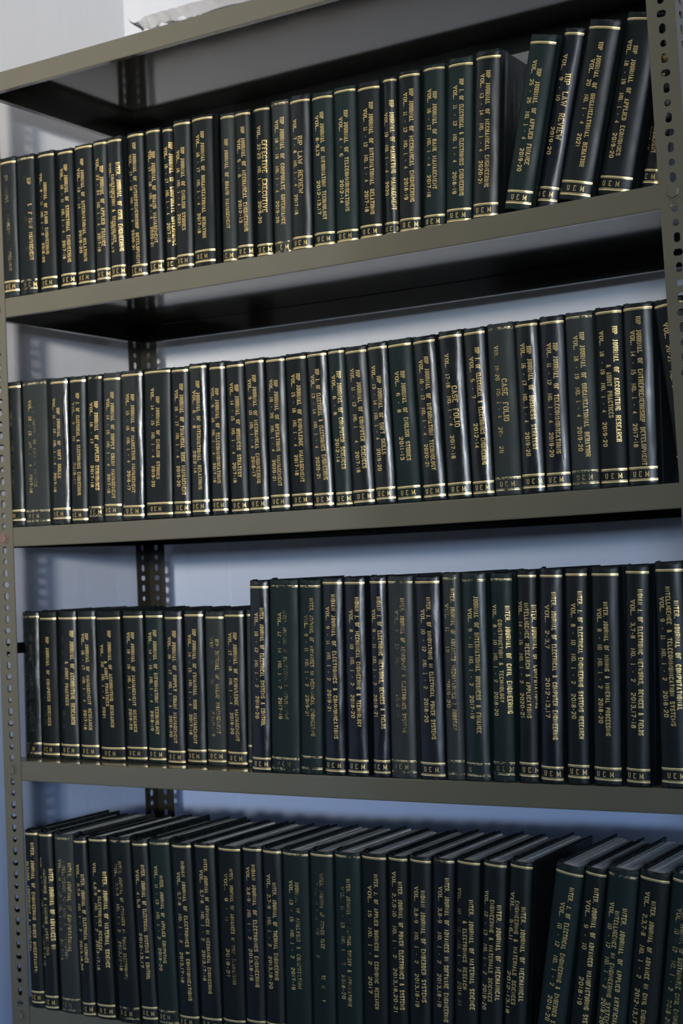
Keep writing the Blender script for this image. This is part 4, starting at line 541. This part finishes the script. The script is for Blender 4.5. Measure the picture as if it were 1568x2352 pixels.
# ---------------------------------------------------------------- bound journals
BU = 0.006
def make_book(rec, idx):
    row, ox, ys, oz, lean, w_, H, vT, v1, v2, um, look, lines, subj, extra, uem = rec
    ox, ys, oz, w_, H, vT, v1, v2 = (q / 1000 for q in (ox, ys, oz, w_, H, vT, v1, v2))
    r = random.Random(100 + idx); big = H > 0.26; DP = (0.208 if big else 0.178) + r.uniform(-0.006, 0.004)
    if row == 4 and idx % 5 == 0: DP -= 0.012
    cl = get_cloth(look); gl = int(look[1]); worn = look.endswith('w')
    root = bpy.data.objects.new('bound_journal', None); S.collection.objects.link(root)
    root.location = (ox, ys, oz); root.rotation_euler = (0, lean, 0)
    A = (0.00022, 0.00035, 0.0005, 0.0006)[gl]; p1, p2, p3 = r.uniform(0, 6), r.uniform(0, 6), r.uniform(0, 6); k1, k2 = r.uniform(30, 55), r.uniform(75, 110)
    bu = min(BU, w_ * 0.28)
    def sy(u, v):
        t = abs(2 * u / w_ - 1); t = min(t, 1.0)
        e = min(1.0, v / 0.012, (H - v) / 0.012); e = max(0.0, e)
        wv = A * (math.sin(k1 * v + p1 + 2.2 * u / w_) + 0.5 * math.sin(k2 * v + p2 - 3 * u / w_))
        return -bu * (1 - t ** 2.7) * (1 - 0.10 * (1 - e) ** 2) + wv * (1 - t * t) * e
    # spine cloth: rounded outer skin with thickness, lapping on to both boards
    NU, NV = 16, 22; ST = 0.0020; ins = 0.0009
    us = [w_ * (0.5 - 0.5 * math.cos(math.pi * i / NU)) * 0.5 + w_ * i / NU * 0.5 for i in range(NU + 1)]
    vsz = [0, 0.0012, 0.004] + [0.008 + (H - 0.016) * i / (NV - 6) for i in range(NV - 5)] + [H - 0.004, H - 0.0012, H]
    lap = 0.020
    def ring(v):
        e = 0.0007 if (v == 0 or v == H) else 0.0
        o = [(-0.0, lap), (-0.0002, 0.0095), (0.0011, 0.0062), (0.0011, 0.0032), (0.0001 + e, 0.0006)]
        o += [(min(max(u, 0.0004 + e), w_ - 0.0004 - e), sy(u, v) + e) for u in us[1:-1]]
        o += [(w_ - 0.0001 - e, 0.0006), (w_ - 0.0011, 0.0032), (w_ - 0.0011, 0.0062), (w_ + 0.0002, 0.0095), (w_ + 0.0, lap)]
        i_ = [(ins, lap), (ins + 0.0002, 0.0095), (0.0024, 0.0062), (0.0024, 0.0032), (0.0024, 0.0016)]
        i_ += [(min(max(u, 0.0026), w_ - 0.0026), sy(u, v) * 0.92 + ST) for u in us[1:-1]]
        i_ += [(w_ - 0.0024, 0.0016), (w_ - 0.0024, 0.0032), (w_ - 0.0024, 0.0062), (w_ - ins - 0.0002, 0.0095), (w_ - ins, lap)]
        return o, i_
    vs, fs = [], []; m = NU - 1 + 10
    lump = r.uniform(0.0005, 0.0016)
    for v in vsz:
        o, i_ = ring(v)
        top_ = (v - (H - 0.004)) / 0.004 if v > H - 0.004 else 0
        for kk, (x, y) in enumerate(o): vs.append((x, y, v + (lump * top_ if kk in (0, 1, 2) or kk >= m - 2 else 0) - (0.0010 * top_ if 8 < kk < m - 8 else 0)))
        for kk, (x, y) in enumerate(i_): vs.append((x, y, v + (lump * top_ if kk in (0, 1, 2) or kk >= m - 2 else 0) - (0.0010 * top_ if 8 < kk < m - 8 else 0)))
    n = len(vsz)
    for a in range(n - 1):
        b0, b1 = a * 2 * m, (a + 1) * 2 * m
        for j in range(m - 1):
            fs.append((b0 + j, b0 + j + 1, b1 + j + 1, b1 + j)); fs.append((b0 + m + j, b1 + m + j, b1 + m + j + 1, b0 + m + j + 1))
        fs.append((b0, b1, b1 + m, b0 + m)); fs.append((b0 + m - 1, b0 + 2 * m - 1, b1 + 2 * m - 1, b1 + m - 1))
    for b0 in (0, (n - 1) * 2 * m):
        for j in range(m - 1): fs.append((b0 + j, b0 + m + j, b0 + m + j + 1, b0 + j + 1))
    link('spine', fixn(mesh('spine', vs, fs, True)), cl, root)
    bd = 0.0030
    for x in (ins + 0.0001, w_ - ins - 0.0001 - bd):
        link('cover_board', bevelbox('cover_board', (x, x + bd, 0.0098, DP, 0.0002, H - 0.0004), 0.0007), cl, root)
    # page block in gatherings of uneven height
    x0, x1 = ins + bd + 0.0004, w_ - ins - bd - 0.0004
    if x1 - x0 > 0.001:
        k = max(2, int((x1 - x0) / 0.0045)); vs, fs = [], []
        fan = 0.012 if (row == 4 and lean > 0.12 and r.random() < 0.6) else 0.002
        for i in range(k):
            a, b_ = x0 + (x1 - x0) * i / k, x0 + (x1 - x0) * (i + 1) / k - 0.00012
            zt = H - 0.0032 - r.uniform(0, 0.0014); dp = DP - 0.004 - r.uniform(0, fan); yf = 0.0030 + sy((a + b_) / 2, H / 2) * 0.85
            dz = r.uniform(-0.0008, 0.0004)
            v, f = box(a, b_, yf, dp, 0.0035, zt); v = [(q[0], q[1], q[2] + (dz if q[1] > 0.05 and q[2] > 0.1 else 0)) for q in v]
            b0 = len(vs); vs += v; fs += [tuple(q + b0 for q in ff) for ff in f]
        link('page_block', mesh('page_block', vs, fs), PAPER, root)
    # gold rules
    EPS = 0.00016
    def strip(za, zb, vs, fs, u0=0.03, u1=0.985):
        N_ = 20; b0 = len(vs)
        for i in range(N_ + 1):
            u = w_ * (u0 + (u1 - u0) * i / N_); jit = r.uniform(-0.00008, 0.00008)
            for z in (za, zb): vs.append((u, sy(u, z) - EPS, z + jit))
        for i in range(N_): fs.append((b0 + 2 * i, b0 + 2 * i + 2, b0 + 2 * i + 3, b0 + 2 * i + 1))
    tk, gp, tn = 0.0019, 0.0007, 0.0005
    for a, b_, c, d in ((vT, vT + tk, vT - gp - tn, vT - gp), (v1, v1 + tk, v1 - gp - tn, v1 - gp), (v2 - tk + 0.0004, v2 + 0.0004, v2 + 0.0004 + gp, v2 + 0.0004 + gp + tn)):
        vs, fs = [], []; strip(a, b_, vs, fs); strip(c, d, vs, fs)
        link('gold_rule', mesh('gold_rule', vs, fs), BANDW if worn else BANDG, root)
    # lettering
    sets = {}
    def put(quads, P0, run, up, lv, nm='title'):
        vs, fs = sets.setdefault((nm, lv), ([], []))
        for q in quads:
            pts = [(P0[0] + run[0] * a + up[0] * b_, P0[1] + run[1] * a + up[1] * b_) for a, b_ in q]
            # split along the longer side so the print follows the rounded spine
            e1 = abs(pts[1][0] - pts[0][0]); n_ = max(1, min(5, int(e1 / 0.0018) + 1)); b0 = len(vs)
            for i in range(n_ + 1):
                t = i / n_
                for s0, s1 in ((0, 1), (3, 2)):
                    u = pts[s0][0] + (pts[s1][0] - pts[s0][0]) * t; v = pts[s0][1] + (pts[s1][1] - pts[s0][1]) * t
                    u = min(max(u, 0.0006), w_ - 0.0006)
                    vs.append((u, sy(u, v) - EPS, v))
            for i in range(n_): fs.append((b0 + 2 * i, b0 + 2 * i + 1, b0 + 2 * i + 3, b0 + 2 * i + 2))
    for kind, txt, u0, va, u1, vb, wr, bg in lines:
        u0, va, u1, vb = u0 / 1000, va / 1000, u1 / 1000, vb / 1000
        Ln = math.hypot(u1 - u0, vb - va); run = ((u1 - u0) / Ln, (vb - va) / Ln); up = (-run[1], run[0])
        if kind == 't':
            cap = 0.0074 if bg else (0.0062 if not big else 0.0063)
            put(lay(txt, 'big' if bg else 'gothic' if big and not txt.startswith('JOURNAL') else 'title', cap, Ln), (u0 - up[0] * cap / 2, va - up[1] * cap / 2), run, up, wr)
        else:
            cap, cy = 0.0061, 0.0065
            a, b_, c = txt; vt = 'VOL. ' + a; nt2 = 'NO. ' + b_ if b_ else ''
            la, lb, lc = natural('VOL. ', 'vol') * 1.12 * cap + natural(a, 'vol') * .92 * cap, natural(nt2, 'vol') * .88 * cap if nt2 else 0.013, natural(c, 'year') * cy
            gap = 0.0125 if nt2 else 0.009; tot = la + lb + lc + 2 * gap; f = Ln / tot
            P0 = (u0 - up[0] * cap / 2, va - up[1] * cap / 2)
            lvol = natural('VOL. ', 'vol') * 1.12 * cap * f
            put(lay('VOL. ', 'vol', cap, lvol), P0, run, up, wr, 'volume_line')
            put(lay(a, 'vol', cap, natural(a, 'vol') * .92 * cap * f, lvol + 0.001 * f), P0, run, up, wr, 'volume_line')
            if nt2: put(lay(nt2, 'vol', cap, lb * f, (la + gap) * f), P0, run, up, wr, 'volume_line')
            P0 = (u0 - up[0] * cy / 2, va - up[1] * cy / 2)
            put(lay(c, 'year', cy, lc * f, (la + lb + 2 * gap) * f), P0, run, up, wr, 'year')
    if um:
        cap = 0.0066; zc = (v1 + v2) / 2 - cap / 2 - 0.0002; uU, uM = um[0] / 1000, um[1] / 1000
        for c, uc in zip(uem, (uU, (uU + uM) / 2 - 0.0006, uM)):
            q = []; wd = 0.0036 if c != 'M' else 0.0046
            if c == '~': continue
            glyph(c, 'big', q, 0, 1, cap); nat = FONT['big'][0] * WT.get(c, 1) * cap
            q = [[(a * wd / nat, b_) for a, b_ in z] for z in q]
            put(q, (uc - wd / 2, zc), (1, 0), (0, 1), 1 if worn else 0, 'initials')
    for (nm, lv), (vs, fs) in sorted(sets.items()):
        if fs:
            o = link(nm, mesh(nm, vs, fs), GOLD[lv], root)
            if lv: o['label'] = ('', 'worn gold lettering', 'mostly rubbed-off gold lettering', 'faint ghost of lettering')[lv]
    return root
SHELF = {1: 'top', 2: 'second', 3: 'third', 4: 'bottom'}
TN = dict(k='black', g='dark green', f='faded grey-green', n='blue-black')
ORD = ['first', 'second', 'third', 'fourth', 'fifth', 'sixth', 'seventh', 'eighth', 'ninth', 'tenth']
cnt = {}; seen = {}
roots = []
for i, rec in enumerate(BOOKS):
    row = rec[0]; cnt[row] = cnt.get(row, 0) + 1; rt = make_book(rec, i); roots.append(rt)
    vol = next((l[1] for l in rec[12] if l[0] == 'v'), None)
    yr = vol[2].replace('~', '').strip() if vol and "~" not in vol[2] and not any(l[0] == "v" and l[6] >= 3 for l in rec[12]) else ''
    tone = TN[rec[11][0]]; ex = rec[14]
    lean_ = 'leaning ' if ex.startswith('leaning') else ''
    e_ = ', ' + ex.replace('leaning', '').strip(', ') if ex.replace('leaning', '').strip(', ') else ''
    if e_.startswith(', faded') or 'dusty' in e_ or 'grey-green' in e_: e_ = ''
    s_ = f"{lean_}{tone} bound journal, {rec[13]}{' ' + yr if yr else ''}{e_}, {SHELF[row]} book row"
    seen.setdefault(s_, []).append((rt, i, cnt[row]))
    tag(rt, s_, 'book', 'bound journals in the ' + SHELF[row] + ' book row')
for s_, L in seen.items():
    if len(L) > 1:
        for a, (rt, i, c_) in enumerate(L): rt['label'] = s_ + (', nearer left end' if a == 0 else ', nearer right end')
